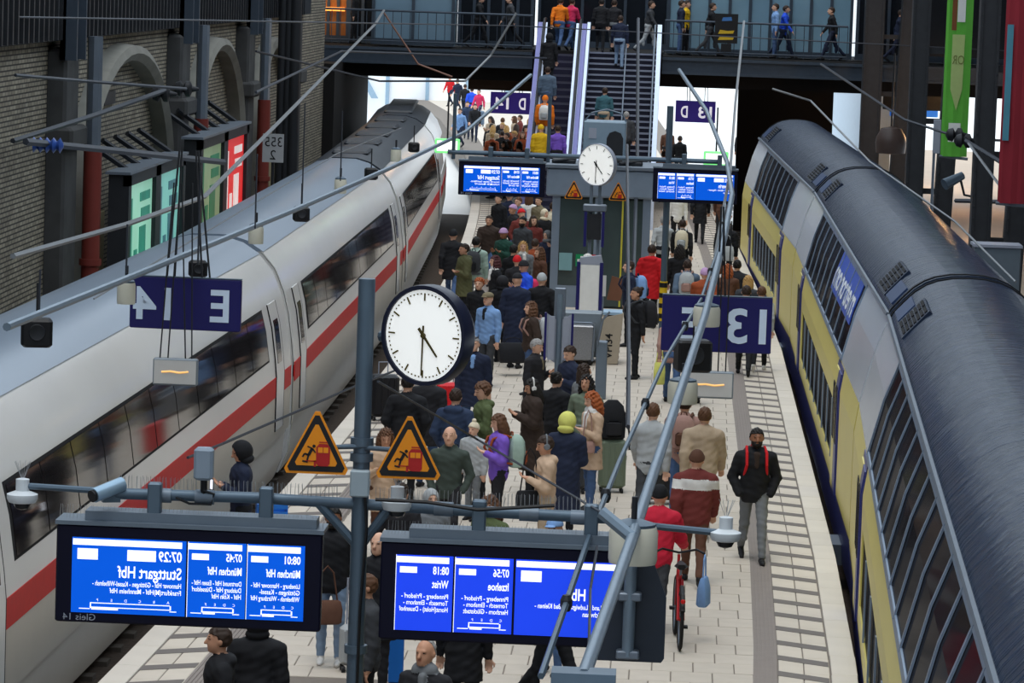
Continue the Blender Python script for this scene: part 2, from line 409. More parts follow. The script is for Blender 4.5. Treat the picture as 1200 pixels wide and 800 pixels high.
# shop fronts and panels standing on the bridge, behind the railing
m_wood = M('lit_wood', (150, 92, 40), .6, var=.3, stretch=(6, 1, .5))
m_panel = M('panel_bluegrey', (104, 130, 148), .5, var=.12, scale=1)
m_glassd = M('glass_dark', (24, 28, 34), .12, var=.2)
m_shopg = M('shop_glass', (118, 150, 168), .15, var=.3, scale=.7)
def kiosk(x0, x1, name, mat, label, n=4, lit=None, h=2.6, y=BY+2.2):
    t = thing(name, label, 'shop front', ((x0+x1)/2, y, BZ))
    MB().box(x0, x1, y, y+2.5, BZ, BZ+h).build('wall', mat, t, world=True)
    for k in range(n+1):
        x = x0+(x1-x0)*k/n; MB().box(x-.05, x+.05, y-.06, y, BZ, BZ+h).build('mullion', m_steel, t, world=True)
    MB().box(x0, x1, y-.05, y, BZ+.0, BZ+.2).build('sill', m_steel, t, world=True)
    if lit:
        MB().box(x0+.1, x1-.1, y-.1, y-.02, BZ+1.0, BZ+1.12).build('lamp_strip', lit, t, world=True)
    return t
m_warm = M('warm_lamp', (255, 160, 70), .5, emit=2.0)
kiosk(-12.6, -11.0, 'wood_kiosk', m_wood, 'warm wood-panelled kiosk at the left end of the footbridge', 5, m_warm)
kiosk(-10.9, -10.1, 'dark_kiosk', m_glassd, 'dark shop window beside the wood-panelled kiosk on the footbridge', 2)
kiosk(-10.0, -7.4, 'panel_cabin', m_panel, 'blue-grey panelled cabin on the footbridge', 2, y=BY+.35)
kiosk(-7.3, -4.9, 'shop_front', m_glassd, 'dark glazed shop front left of the escalator on the footbridge', 5)
kiosk(-4.85, -.45, 'back_shop', m_glassd, 'dark shop front behind the head of the stairs on the footbridge', 6, y=BY+7)
kiosk(-.4, 5.6, 'glass_shop_front', m_shopg, 'pale glazed shop front right of the stairs on the footbridge', 9)
kiosk(5.8, 16, 'dark_glass_front', m_glassd, 'dark glazed front behind the columns on the footbridge', 10)
for i, (px, r_) in enumerate(((329, .12), (336, .12), (344, .16))):
    p = aty(px, 120, 101); o = tag(MB().tube((p.x, 101, -1.12), (p.x, 101, 15.0), r_, n=10).build('vertical_pipe', m_iron, smooth=True), ['leftmost', 'middle', 'rightmost'][i]+' of three dark vertical pipes beyond the last brick arch', 'pipe')
# roof lamp over footbridge left part: the warm kiosk light
def point(name, loc, e, col, r=.3):
    L = bpy.data.lights.new(name, 'POINT'); L.energy = e; L.color = col; L.shadow_soft_size = r
    o = bpy.data.objects.new(name, L); COL.objects.link(o); o.location = loc; return o
MB().box(-6.9, -4.75, BY+1.5, BY+10.5, 3.7, 4.5).build('void_shade_box', M('void_shade_brown', (70, 52, 40), .8), br)  # dark brown box added in place of the shaded ceiling void under the deck
point('kiosk_lamp', (-11.8, BY+1.2, 7.6), 160, (1, .6, .25))
# supports below the bridge
m_col = M('column_iron', (52, 54, 58), .6, .2, var=.25)
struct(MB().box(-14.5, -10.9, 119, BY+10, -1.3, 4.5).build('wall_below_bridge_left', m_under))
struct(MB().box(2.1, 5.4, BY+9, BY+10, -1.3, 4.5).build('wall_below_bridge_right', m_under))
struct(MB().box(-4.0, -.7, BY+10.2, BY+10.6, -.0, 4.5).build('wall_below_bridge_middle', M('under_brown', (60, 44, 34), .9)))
# ------------------------------------------------------------------ stairs and escalator
m_step = M('stair_step', (26, 26, 44), .7, var=.2)
m_nose = M('stair_nosing', (140, 145, 162), .6)
SX0, SX1 = -2.92, -.74
N = 30; Y0, Y1 = 113.2, BY+.4
st = struct(MB().prism([(0, 0), (1, 0), (1, 1)], 0, 1).build('staircase', m_step)); st.data.clear_geometry()
mb = MB()
for i in range(N): pass
mb.add([(SX0, Y0, -.02), (SX1, Y0, -.02), (SX1, Y1, -.02), (SX0, Y1, -.02), (SX0, Y1, BZ-.2), (SX1, Y1, BZ-.2)], [(0, 1, 2, 3), (0, 4, 5, 1), (2, 5, 4, 3), (0, 3, 4), (1, 5, 2)])
st.data.from_pydata(mb.v, [], mb.f); st.data.update()
dy, dz = (Y1-Y0)/N, BZ/N
me = MB().box(SX0, SX1, 0, dy+.02, -dz, 0).mesh('stair_step', m_step); men = MB().box(SX0, SX1, -.015, .06, -.05, .004).mesh('step_nosing', m_nose)
for i in range(N):
    s_ = inst('stair_step', me, st, (0, Y0+i*dy, (i+1)*dz)); inst('step_nosing', men, s_)
m_bal = M('balustrade', (206, 216, 236), .3, .5, var=.1)
m_bald = M('balustrade_dark', (112, 112, 164), .35, .3)
def slope(mb, x0, x1, za, zb, ya=Y0, yb=Y1):
    return mb.add([(x, y, z) for x in (x0, x1) for y, z in ((ya, za), (yb, BZ+za), (yb, BZ+zb), (ya, zb))], [(0, 1, 2, 3), (7, 6, 5, 4), (0, 4, 5, 1), (1, 5, 6, 2), (2, 6, 7, 3), (3, 7, 4, 0)])
slope(MB(), -.74, -.6, -.2, .95).build('balustrade', m_bal, st); slope(MB(), -3.02, -2.92, -.2, .95).build('balustrade', m_bal, st)
hr = MB(); hr.path([(-.82, Y0, .92), (-.82, Y1, BZ+.92), (-.82, Y1+1.5, BZ+.92)], .03); hr.build('handrail', m_zinc, st)
MB().path([(-1.72, Y0, .9), (-1.72, Y1, BZ+.9)], .025).build('handrail', m_zinc, st)
es = thing('escalator', 'dark escalator with pale balustrades beside the wide stairs', 'escalator', (-3.75, Y0, 0))
EX0, EX1 = -4.62, -3.04
slope(MB(), EX0+.2, EX1-.2, -.35, -.1).build('truss', m_step, es, world=True)
for x0, x1, mt in ((EX0, EX0+.14, m_bald), (EX0+.14, EX0+.30, m_bal), (EX1-.34, EX1-.14, m_bal), (EX1-.14, EX1, m_bald)):
    slope(MB(), x0, x1, -.3, .9).build('balustrade', mt, es, world=True)
for x in (EX0+.2, EX1-.2):
    MB().path([(x, Y0-.8, .6), (x, Y0-.2, .96), (x, Y0, 1.0), (x, Y1, BZ+1.0), (x, Y1+1.2, BZ+1.0)], .05).build('handrail', m_blk, es, world=True)
me = MB().box(EX0+.3-(-3.75), EX1-.34-(-3.75), 0, .4, -.2, 0).mesh('escalator_step', M('escalator_step', (44, 42, 62), .5, .4))
for i in range(24): inst('escalator_step', me, es, (0, i*(Y1-Y0)/24, i*BZ/24+.05))
# ================================================================== beyond the bridge: open daylight
m_bright = M('sunlit_concrete', (246, 247, 248), .8, var=.03)
struct(MB().box(-80, 80, 134, 420, -1.6, -1.25).build('ground_far', M('far_ground', (226, 226, 224), .9, var=.06)))
fac = thing('end_facade', 'white glazed end facade in bright daylight beyond the footbridge', 'facade', (-16, 216, -1.25))
MB().box(-27, -5.5, 216, 217, -1.3, 14).build('wall', m_bright, fac, world=True)
mm = M('facade_mullion', (150, 176, 196), .5)
for k in range(9): MB().box(-26+k*2.3, -25.8+k*2.3, 215.8, 216, -1.3, 14).build('mullion', mm, fac, world=True)
MB().add([(-21, 215.7, 5.8), (-20.6, 215.7, 5.8), (-17.2, 215.7, 0), (-17.6, 215.7, 0)], [(0, 1, 2, 3)]).build('brace', mm, fac, world=True)
MB().box(-23, -22.2, 215.4, 215.7, -1.2, 5).build('green_strip', M('green_strip', (150, 214, 150), .8), fac, world=True)
struct(MB().box(-60, 60, 300, 301, -1.3, 40).build('wall_far', m_bright))
struct(MB().box(6.6, 7.6, BY+12, BY+40, -1.3, 4.5).build('wall_far_right', M('far_pale', (190, 205, 218), .7)))
# neighbouring platform on the right
m_p2 = M('platform_warm', (178, 160, 142), .8, var=.12, scale=1)
struct(MB().box(7.4, 18, 40, 175, -1.3, 0.0).build('floor_right', m_p2))
point('bridge_lamp', (-5.6, 131, 3.9), 260, (1, .55, .22))
for x, y in ((9.5, 113), (10.5, 128), (9.5, 142)): point('platform_lamp', (x, y, 3.9), 420, (1, .55, .22))
# ================================================================== trains
def prof_fn(pts):
    zs = [p[1] for p in pts]; us = [p[0] for p in pts]
    return lambda z: float(np.interp(z, zs, us))
def patch(mb, fu, z0, z1, s0, s1, off=0.0, knots=(), th=0.0, mat=0, slant=0.0):
    """strip of the left side shell between two heights, pushed out by off"""
    zz = [z0]+[k for k in knots if z0 < k < z1]+[z1]
    out = [(-(fu(z)+off), z) for z in zz]
    inn = [(-(fu(z)+off-max(th, .02)), z) for z in zz][::-1]
    poly = out+inn; n = len(poly)
    f = lambda z: slant*(z-z0)
    mb.loft([[(u, s0+f(z), z) for u, z in poly], [(u, s1+f(z), z) for u, z in poly]], mat)
    return mb
def car_frame(fc, Ya, Yb):
    xa, xb = fc(Ya), fc(Yb); L = math.hypot(xb-xa, Yb-Ya); rz = math.atan2(-(xb-xa), Yb-Ya)
    return (xa, Ya, 0), rz, L
# ---------------- double-deck regional train on the right
m_ry = M('train_yellow', (224, 208, 112), .35, var=.06, scale=1)
m_rb = M('train_blue', (52, 58, 122), .35)
m_rs = M('train_silver', (214, 222, 232), .22, .35, var=.08, scale=1, stretch=(1, .3, 2), bump=.08)
m_rr = M('train_roof', (34, 46, 66), .30, .0, var=.7, scale=2.5, stretch=(.5, 3.2, .5), bump=1.0, spec=.22)
m_rr.node_tree.nodes['Bump'].inputs['Distance'].default_value = .10
m_rh = M('roof_hatch', (46, 66, 102), .4, .2)
m_gl = glass_mat('train_glass', (30, 30, 36), .13, .08)
m_fr = M('window_frame', (126, 142, 162), .4, .3)
m_gr = M('grille_dark', (16, 17, 20), .8)
RP = [(1.30, -.95), (1.42, -.7), (1.46, -.1), (1.46, 1.55), (1.40, 1.95), (1.22, 2.65), (1.03, 3.15)]
RK = [p[1] for p in RP]; fur = prof_fn(RP)
def regional_car(Ya, Yb, label, lettering=False):
    loc, rz, L = car_frame(REGC, Ya, Yb); L -= .35
    t = thing('double_deck_carriage', label, 'train carriage', loc, rz, 'carriages of the yellow double-deck train')
    core = MB(); ring = [(-fur(z)+.03, z) for _, z in RP]+[(fur(z)-.03, z) for _, z in reversed(RP)]
    core.loft([[(u, .02, z) for u, z in ring], [(u, L-.02, z) for u, z in ring]]); core.build('body_shell', m_rs, t)
    patch(MB(), fur, -.95, .02, 0, L, 0, RK).build('skirt', m_rb, t)
    for q_ in ((.02, .30, 0, L), (1.22, 1.93, 0, L), (.30, 1.22, 0, 6.9), (.30, 1.22, L-6.9, L)): patch(MB(), fur, *q_, .0, RK).build('lower_panel', m_ry, t)
    patch(MB(), fur, .30, 1.22, 6.9, L-6.9, -.03, RK).build('lower_window_band', m_gr, t)
    n = 8; w_ = (L-13.8)/n
    for k in range(n):
        pn = patch(MB(), fur, .34, 1.18, 6.9+k*w_+.06, 6.9+(k+1)*w_-.06, -.02, RK).build('window_pane', m_gl, t)
        fr = MB(); patch(fr, fur, .30, 1.22, 6.9+k*w_-.07, 6.9+k*w_+.05, .012, RK)
        fr.build('window_mullion', m_fr, t)
    # doors
    for s0 in (4.6, L-6.2):
        d = MB(); patch(d, fur, -.05, 1.85, s0, s0+1.5, -.05, RK); 
        patch(MB(), fur, -.08, 1.90, s0-.08, s0+1.58, .012, RK).build('door_surround', m_rb, t)
        for q in (0, 1):
            dr = patch(MB(), fur, .0, 1.82, s0+q*.76, s0+q*.76+.72, .03, RK).build('door', m_ry if q else m_rb, t)
            patch(MB(), fur, .75, 1.6, s0+q*.76+.12, s0+q*.76+.6, .04, RK).build('door_window', m_gl, dr)
    MB().box(-1.62, -1.3, 2.6, 3.6, -.75, -.45).build('foot_step', m_zinc, t)
    # upper deck: silver ends, curved panes between
    a, b = 5.6, L-5.6
    patch(MB(), fur, 1.93, 3.15, 0, a, .004, RK).build('upper_end_panel', m_rs, t); patch(MB(), fur, 1.93, 3.15, b, L, .004, RK).build('upper_end_panel', m_rs, t)
    patch(MB(), fur, 1.93, 2.0, a, b, .02, RK).build('upper_sill', m_fr, t)
    patch(MB(), fur, 3.06, 3.16, a, b, .02, RK).build('upper_rail', m_fr, t)
    n = round((b-a)/1.75); w_ = (b-a)/n
    for k in range(n):
        patch(MB(), fur, 2.0, 3.06, a+k*w_+.07, a+(k+1)*w_-.07, .0, RK).build('window_pane', m_gl, t)
    for k in range(n+1):
        patch(MB(), fur, 1.96, 3.12, a+k*w_-.045, a+k*w_+.045, .025, RK).build('window_mullion', m_fr, t)
    # passengers' seat rows showing behind the glass are dark shapes inside the shell; the roof
    rp = [(-1.05, 3.13), (-1.0, 3.22), (-.86, 3.38), (-.72, 3.52), (-.57, 3.62), (-.42, 3.68), (-.22, 3.72), (0, 3.73)]
    rp = rp+[(-u, z) for u, z in reversed(rp[:-1])]
    rm = MB(); rm.loft([[(u, s, z) for u, z in rp] for s in (0, .5, L*.25, L*.5, L*.75, L-.5, L)]); rf = rm.build('roof', m_rr, t, smooth=True)
    g = MB(); g.tube((-1.06, 0, 3.16), (-1.06, L, 3.16), .035, n=6); g.build('gutter', m_zinc, t)
    nx = Vector((-.30, 0, .28)).normalized(); al = Vector((.28, 0, .30)).normalized()
    def on_roof(u0, u1, s0, s1, h):       # raised patch on the left roof slope
        base = Vector((-1.0, 0, 3.22)); sl = Vector((.28, 0, .30))
        P = lambda f, s, q: base+sl*f+Vector((0, s, 0))+nx*q
        return MB().loft([[P(u0, s0, -.02), P(u1, s0, -.02), P(u1, s1, -.02), P(u0, s1, -.02)], [P(u0, s0, h), P(u1, s0, h), P(u1, s1, h), P(u0, s1, h)]])
    for e in (0, 1):
        S = lambda v: v if not e else L-v
        def rng(p_, q_): return (min(S(p_), S(q_)), max(S(p_), S(q_)))
        s0, s1 = rng(.5, 1.9); on_roof(.1, .85, s0, s1, .03).build('roof_hatch', m_rh, rf)
        s0, s1 = rng(2.1, 4.1); gp = on_roof(.05, 1.25, s0, s1, .03).build('vent_panel', m_rr, rf)
        for k in range(7):
            for q in range(2):
                on_roof(.15+k*.155, .25+k*.155, s0+.15+q*.9, s0+.95+q*.9-.1, .045).build('vent_slot', m_gr, rf)
    for s0 in (.12, L-.2):
        rr = MB(); rr.loft([[(u*1.012, s, z+.015) for u, z in rp] for s in (s0, s0+.08)]); rr.build('roof_seam', m_gr, rf)
    if lettering:
        tx = MB(); vs_, fs = text_geo('metronom', .02)
        xs = [p[0] for p in vs_]; wd = max(xs)-min(xs); k = 6.6/wd
        s_end = a+.9
        # mirrored: the word starts at the far end of the photo's reading direction
        pts = []
        for p in vs_:
            s = s_end+(p[0]-min(xs))*k; z = 2.52+p[1]*.62
            pts.append((-(fur(z)+.02), s, z))
        tx.add(pts, fs)
        pl = patch(MB(), fur, 2.42, 3.05, s_end-.2, s_end+6.8, .012, RK).build('logo_panel', M('logo_blue', (40, 84, 190), .3), t)
        tx.build('lettering', M('logo_white', (228, 234, 244), .4), pl)
    # bogie hints and bellows
    for s in (3.2, 5.0, L-5.0, L-3.2): MB().lathe([(.44, -.15), (.46, -.05), (.46, .05), (.3, .12)], (-1.0, s, -.48), 14, axis='x').build('wheel', m_gr, t)
    MB().loft([[(u*.9, s, z) for u, z in ring] for s in (L-.02, L+.36)]).build('gangway', m_gr, t)
    return t
regional_car(18.0, 51.5, 'near yellow and silver double-deck carriage at the right frame edge')
regional_car(51.5, 80.6, 'middle double-deck carriage with blue and white lettering on its upper windows', True)
regional_car(80.6, 107.0, 'farthest yellow double-deck carriage, ending before the footbridge')
# ---------------- white high-speed train on the left
m_iw = M('train_white', (228, 226, 222), .22, var=.04, scale=.8)
m_il = M('train_lower', (206, 198, 184), .4, var=.08, scale=1)
m_ir = M('train_red', (206, 36, 34), .5, spec=.15)
m_ig = M('ice_glass', (30, 26, 27), .06, var=.4, scale=.6, spec=.38)
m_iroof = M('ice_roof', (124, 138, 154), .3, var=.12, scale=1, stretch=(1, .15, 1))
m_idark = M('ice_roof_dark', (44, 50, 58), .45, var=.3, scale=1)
IP = [(1.28, -.95), (1.42, -.6), (1.48, .0), (1.48, .95), (1.45, 1.25), (1.38, 1.75), (1.28, 2.15), (1.12, 2.52), (.86, 2.82)]
IK = [p[1] for p in IP]; fui = prof_fn(IP)
def ice_car(Ya, Yb, label, last=False):
    loc, rz, L = car_frame(ICEC, Ya, Yb); L -= .45
    t = thing('high_speed_carriage', label, 'train carriage', loc, rz, 'carriages of the white high-speed train')
    flip = lambda mb: setattr(mb, 'v', [(-x, y, z) for x, y, z in mb.v]) or mb      # the platform is on this train's right
    ring = [(-fui(z)+.03, z) for _, z in IP]+[(fui(z)-.03, z) for _, z in reversed(IP)]
    if not last:
        MB().loft([[(u, .02, z) for u, z in ring], [(u, L-.02, z) for u, z in ring]]).build('body_shell', m_iw, t)
    else:
        k = [(0, 1, 0), (L*.45, 1, 0), (L*.7, .93, .12), (L*.85, .78, .35), (L*.95, .5, .6), (L, .2, .75)]
        MB().loft([[(u*a, s, -.95+(z+.95)*(1-d)) for u, z in ring] for s, a, d in k]).build('body_shell', m_iw, t, smooth=True); L *= .62
    def P(nm, mt, z0, z1, s0, s1, off, par=None): return flip(patch(MB(), fui, z0, z1, s0, s1, off, IK)).build(nm, mt, par or t, smooth=True)
    P('side_panel', m_iw, .90, 1.28, 0, L, .004); P('upper_side_panel', m_iw, 2.08, 2.82, 0, L, .004)
    P('lower_panel', m_il, -.1, .70, 0, L, .004); P('red_stripe', m_ir, .62, .95, 0, L, .012); P('skirt', m_il, -.95, -.12, .3, L-.3, -.02)
    if not last:
        P('window_band', m_gr, 1.26, 2.10, 2.6, L-2.6, .006)
        P('side_panel', m_iw, 1.28, 2.08, 0, 2.6, .004); P('side_panel', m_iw, 1.28, 2.08, L-2.6, L, .004)
        n = 11; w_ = (L-5.4)/n
        for k in range(n): P('window_pane', m_ig, 1.30, 2.06, 2.7+k*w_+.03, 2.7+(k+1)*w_-.03, .016)
        for s0 in (1.0, L-1.95):
            d = P('door', m_iw, .05, 2.12, s0, s0+.95, .02); P('door_window', m_ig, 1.15, 1.85, s0+.22, s0+.73, .028, d)
            P('door_seam', m_gr, .05, 2.12, s0-.03, s0, .022, d); P('door_seam', m_gr, .05, 2.12, s0+.95, s0+.98, .022, d)
    rp = [(-.90, 2.80), (-.62, 2.98), (-.3, 3.07), (.3, 3.07), (.62, 2.98), (.90, 2.80)]
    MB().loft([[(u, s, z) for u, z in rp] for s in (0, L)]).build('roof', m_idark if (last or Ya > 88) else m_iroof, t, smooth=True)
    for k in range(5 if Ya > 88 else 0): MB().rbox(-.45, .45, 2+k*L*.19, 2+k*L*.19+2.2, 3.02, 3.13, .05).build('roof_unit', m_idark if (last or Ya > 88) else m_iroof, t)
    if not last:
        MB().loft([[(u*.93, s, z*.97) for u, z in ring] for s in (L-.02, L+.47)]).build('gangway', M('bellows', (96, 98, 104), .7), t)
    return t
ice_car(10.2, 36.6, 'nearest white high-speed carriage at the lower left corner')
ice_car(36.6, 63.0, 'white high-speed carriage behind the blue E 14 sign')
ice_car(63.0, 89.5, 'white high-speed carriage beside the waiting crowd')
ice_car(89.5, 116.0, 'white high-speed carriage with dark roof approaching the footbridge')
ice_car(116.0, 134.0, 'leading power car of the white train under the footbridge', True)
# ================================================================== departure displays
m_case = M('display_case', (12, 13, 34), .5, var=.1, spec=.15)
m_back = M('display_back', (128, 138, 146), .5, .2)
m_blue = M('screen_blue', (4, 84, 206), .5, emit=.9, var=.03, spec=.1)
m_blue2 = M('screen_blue_violet', (30, 66, 222), .5, emit=.9, var=.03, spec=.1)
m_lit = M('screen_white', (240, 244, 255), .4, emit=1.15, var=.0)
m_lab = M('label_grey', (150, 156, 170), .5)
def train_icon(mb, x0, x1, z, y, n=6):
    t = .006; h = .032
    mb.box(x0+.02, x1-.05, y-.002, y, z, z+t); mb.box(x0+.02, x1-.05, y-.002, y, z+h, z+h+t)
    mb.box(x0+.02, x0+.028, y-.002, y, z, z+h); mb.box(x1-.05, x1-.04, y-.002, y, z, z+h)
    mb.box(x0-.06, x0+.02, y-.002, y, z-.012, z-.006); mb.box(x1-.05, x1, y-.002, y, z-.012, z-.006)
    mb.box(x0+.03, x0+.03+(x1-x0)*.3, y-.002, y, z-.014, z)
    for k in range(n): put_text(mb, 'FEDCBA'[k % 6], x0+(x1-x0)*(k+.7)/(n+.3), z+h+.016, .02, y, align='C')
def display(loc, W, panels, label, blue, gleis=None, dark_side=True):
    t = thing('departure_display', label, 'departure display', loc)
    h = .72; d = .22
    MB().rbox(0, W, 0, .09, 0, h, .012).build('bezel', m_case, t)
    MB().rbox(.06, W-.02, .09, d+.12, .03, h+.02, .02).build('housing', m_back, t)
    r = MB(); r.box(-.01, W+.01, -.01, d+.14, h, h+.03); r.box(.2, W-.05, .04, d+.05, h+.03, h+.10); r.build('cover', m_grey, t)
    for x in (W*.36, W*.78): MB().rbox(x-.05, x+.05, .05, .15, h+.03, h+.32, .01).build('hanger', m_steelb, t)
    for f0, f1, big, rows in panels:
        x0, x1 = W*f0, W*f1; z0, z1 = .075, h-.09
        sc = MB().box(x0, x1, -.006, .0, z0, z1).build('screen', blue, t)
        l = MB(); y = -.009
        l.box(x0+.005, x1-.03, y-.001, y, z1-.055, z1-.01)
        l.box(x0, x0+.004, y-.001, y, z0, z1) if not big else None
        pw = x1-x0; e = x1-.03
        if big:
            if rows['t']: put_text(l, rows['t'], e, z1-.155, .075, y, width=.17, bold=.02)
            if rows['t']: l.box(e-.40, e-.19, y-.001, y, z1-.16, z1-.08)
            l.box(x0+.04, x0+.19, y-.001, y, z1-.16, z1-.08)
            put_text(l, rows['d'], rows.get('de', e), z1-.285, .088, y, bold=.015, width=rows.get('dw'))
            z = z1-.35
            for s in rows['v']: put_text(l, s, e, z, .037, y, width=min(pw*.78, len(s)*.0175), bold=.012); z -= .052
            if rows['i']: train_icon(l, x0+.12, e-.03, z0+.04, y)
        else:
            put_text(l, rows['t'], e, z1-.135, .058, y, width=.115, bold=.02)
            l.box(x0+.03, x0+.155, y-.001, y, z1-.13, z1-.085)
            put_text(l, rows['d'], e, z1-.235, .058, y, width=rows.get('dw'), bold=.02)
            z = z1-.315
            for s in rows['v']: put_text(l, s, e, z, .036, y, width=min(pw*.85, len(s)*.0155), bold=.012); z -= .048
            if rows['i']: train_icon(l, x0+.09, e-.01, z0+.04, y, 4)
        l.build('lettering', m_lit, sc)
    if gleis:
        g = MB(); put_text(g, gleis, .30, .018, .05, -.003, width=.24); g.build('lettering', m_lab, t)
    return t
m_steelb = M('steel_bluegrey', (84, 100, 114), .45, .4, var=.12)
PL = [(.061, .49, True, dict(t='07:29', d='Stuttgart Hbf', dw=.47, v=['Hannover Hbf - Göttingen - Kassel-Wilhelmsh -', 'Frankfurt(M)Hbf - Mannheim Hbf'], i=1)),
      (.497, .716, False, dict(t='07:45', d='München Hbf', dw=.25, v=['Dortmund Hbf - Essen Hbf -', 'Duisburg Hbf - Düsseldorf', 'Hbf - Köln Hbf'], i=1)),
      (.720, .936, False, dict(t='08:01', d='München Hbf', dw=.25, v=['Lüneburg - Hannover Hbf -', 'Göttingen - Kassel-', 'Wilhelmsh - Würzburg Hbf'], i=1))]
PR = [(.058, .272, False, dict(t='08:18', d='Wrist', dw=.12, v=['Pinneberg - Prisdorf -', 'Tornesch - Elmshorn -', 'Horst(Holst) - Dauenhof'], i=0)),
      (.279, .497, False, dict(t='07:56', d='Itzehoe', dw=.15, v=['Pinneberg - Prisdorf -', 'Tornesch - Elmshorn -', 'Herzhorn - Glückstadt'], i=1)),
      (.506, .92, True, dict(t='', d='Hbf', dw=.13, de=1.50, v=['Hagenow Land - Ludwigslust - Bad Kleinen -', 'Bützow - Schwaan'], i=0))]
GY = 27.0
display((-4.41, GY, 2.83), 1.95, PL, 'large blue departure display reading Stuttgart Hbf at the lower left', m_blue, 'Gleis 14')
display((-2.03, GY, 2.80), 1.95, PR, 'large blue-violet departure display right of the grey pole, crossed by the pipe', m_blue2)
FY = 80.0
display((-4.61, FY, 2.86), 1.85, PL, 'far blue departure display left of the small clock', m_blue, 'Gleis 14')
display((-.46, FY, 2.86), 1.80, [PR[0], PR[1], (.506, .96, True, dict(t='08:02', d='Schwerin', dw=.3, v=['Bergedorf - Büchen - Hagenow -', 'Ludwigslust'], i=0))], 'far blue departure display right of the small clock', m_blue)
# ================================================================== clocks
m_cface = M('clock_face', (244, 244, 240), .5, emit=.55, var=.01)
m_hand = M('clock_hand', (70, 60, 22), .5)
m_tick = M('clock_tick', (88, 76, 30), .5)
m_rim = M('clock_rim', (22, 26, 46), .35)
def clock(c, r, yaw, label, rim=.10, dark=False):
    t = thing('platform_clock', label, 'clock', c, yaw)
    mh, mt = (m_blk, m_blk) if dark else (m_hand, m_tick)
    MB().lathe([(r*(1-rim), .0), (r*(1-rim*.9), -.02), (r*.99, -.02), (r, .0), (r, .10), (r*.9, .17), (r*.3, .18)], (0, 0, 0), 40, axis='y').build('rim', m_rim if not dark else m_lab, t, smooth=True)
    MB().lathe([(.001, -.004), (r*(1-rim*.95), -.004), (r*(1-rim*.95), .01)], (0, 0, 0), 40, axis='y').build('dial', m_cface, t)
    R = r*(1-rim)
    tm = MB().box(-R*.018, R*.018, -.009, -.004, R*.76, R*.93).mesh('hour_mark', mt)
    for k in range(12): inst('hour_mark', tm, t, (0, 0, 0), (0, k*PI/6, 0))
    if not dark:
        mm_ = MB()
        for k in range(60):
            if k % 5:
                a = k*PI/30; mm_.box(-.006, .006, -.008, -.004, R*.90, R*.93, X=Matrix.Rotation(a, 4, 'Y'))
        mm_.build('minute_marks', mt, t)['kind'] = 'stuff'
    def hand(nm, a, l, w_, tail, y, mt_=mh):
        MB().add([(-w_, y, -tail), (w_, y, -tail), (w_*.6, y, l), (-w_*.6, y, l), (-w_, y-.004, -tail), (w_, y-.004, -tail), (w_*.6, y-.004, l), (-w_*.6, y-.004, l)],
                 [(0, 1, 2, 3), (7, 6, 5, 4), (0, 4, 5, 1), (1, 5, 6, 2), (2, 6, 7, 3), (3, 7, 4, 0)]).build(nm, mt_, t, rot=(0, a, 0))
    hand('hour_hand', math.radians(140), R*.58, R*.035, R*.2, -.010)
    hand('minute_hand', math.radians(181), R*.88, R*.024, R*.22, -.015)
    MB().lathe([(R*.055, -.024), (R*.055, -.004)], n=12, axis='y').build('hub', mh, t)
    return t
cc = aty(497, 393, GY)
ck = clock(cc, .368, math.radians(-30), 'large white station clock with dark rim beside the grey pole')
MB().tube((0, .1, .0), (-.45, .1, -.05), .04).build('bracket', m_steelb, ck)
# second-hand of thin gold
cc2 = aty(699, 193, FY)
ck2 = clock(cc2, .455, math.radians(-30), 'small white clock with thin rim above the lift', .05, True)
# ================================================================== near gantry: pole, beams, fittings
g = thing('sign_gantry', 'blue-grey steel pole with cross beams carrying the two large displays', 'gantry', (-2.2, GY+.15, 0))
PX = -2.205
MB().tube((PX, GY+.15, 0), (PX, GY+.15, 5.42), .062, n=14).build('pole', m_steelb, g, world=True, smooth=True)
bmL = [aty(415, 590, GY+.15), aty(300, 583, GY+.15), aty(130, 577, GY+.15)]
MB().path([bmL[0], bmL[1], aty(135, 578, GY+.15)], .042, 10).build('beam', m_steelb, g, world=True, smooth=True)
MB().path([aty(415, 590, GY+.15), aty(560, 599, GY+.15), aty(712, 607, GY+.15)], .042, 10).build('beam', m_steelb, g, world=True, smooth=True)
MB().path([aty(135, 576, GY+.15), aty(28, 569, GY+.15)], .024, 8).build('beam_tip', m_steelb, g, world=True, smooth=True)
MB().path([aty(712, 611, GY+.15), aty(852, 625, GY+.15)], .026, 8).build('beam_tip', m_steelb, g, world=True, smooth=True)
for s in (-1, 1):
    a_ = aty(415+s*42, 591+s*2, GY+.15)
    MB().path([(PX, GY+.15, a_.z-.32), a_], .035, 8).build('strut', m_steelb, g, world=True, smooth=True)
for px, py in ((190, 580), (520, 596), (620, 602), (240, 582), (680, 606)):
    c_ = aty(px, py, GY+.15); MB().tube(c_+Vector((-.07, 0, 0)), c_+Vector((.07, 0, -.002)), .054, n=12).build('clamp', m_grey, g, world=True, smooth=True)
for py in (517, 535, 760): 
    c_ = aty(421, py, GY+.15); MB().tube((PX, GY+.15, c_.z-.03), (PX, GY+.15, c_.z+.03), .085, n=12).build('collar', m_steelb, g, world=True, smooth=True)
MB().rbox(PX-.07, PX+.07, GY+.02, GY+.12, aty(421, 583, GY).z, aty(421, 552, GY).z, .01).build('junction_box', M('junction', (150, 164, 172), .5), g, world=True)
MB().path([(PX+.03, GY+.07, 3.95), (PX+.06, GY+.06, 3.6), (PX+.03, GY+.05, 3.0), (PX+.02, GY+.08, 2.2)], .012, 5).build('cable', m_blk, g, world=True)
MB().path([aty(440, 585, GY), aty(500, 588, GY), aty(560, 597, GY), aty(650, 592, GY)], .014, 5).build('cable', m_blk, g, world=True)
sp = MB()
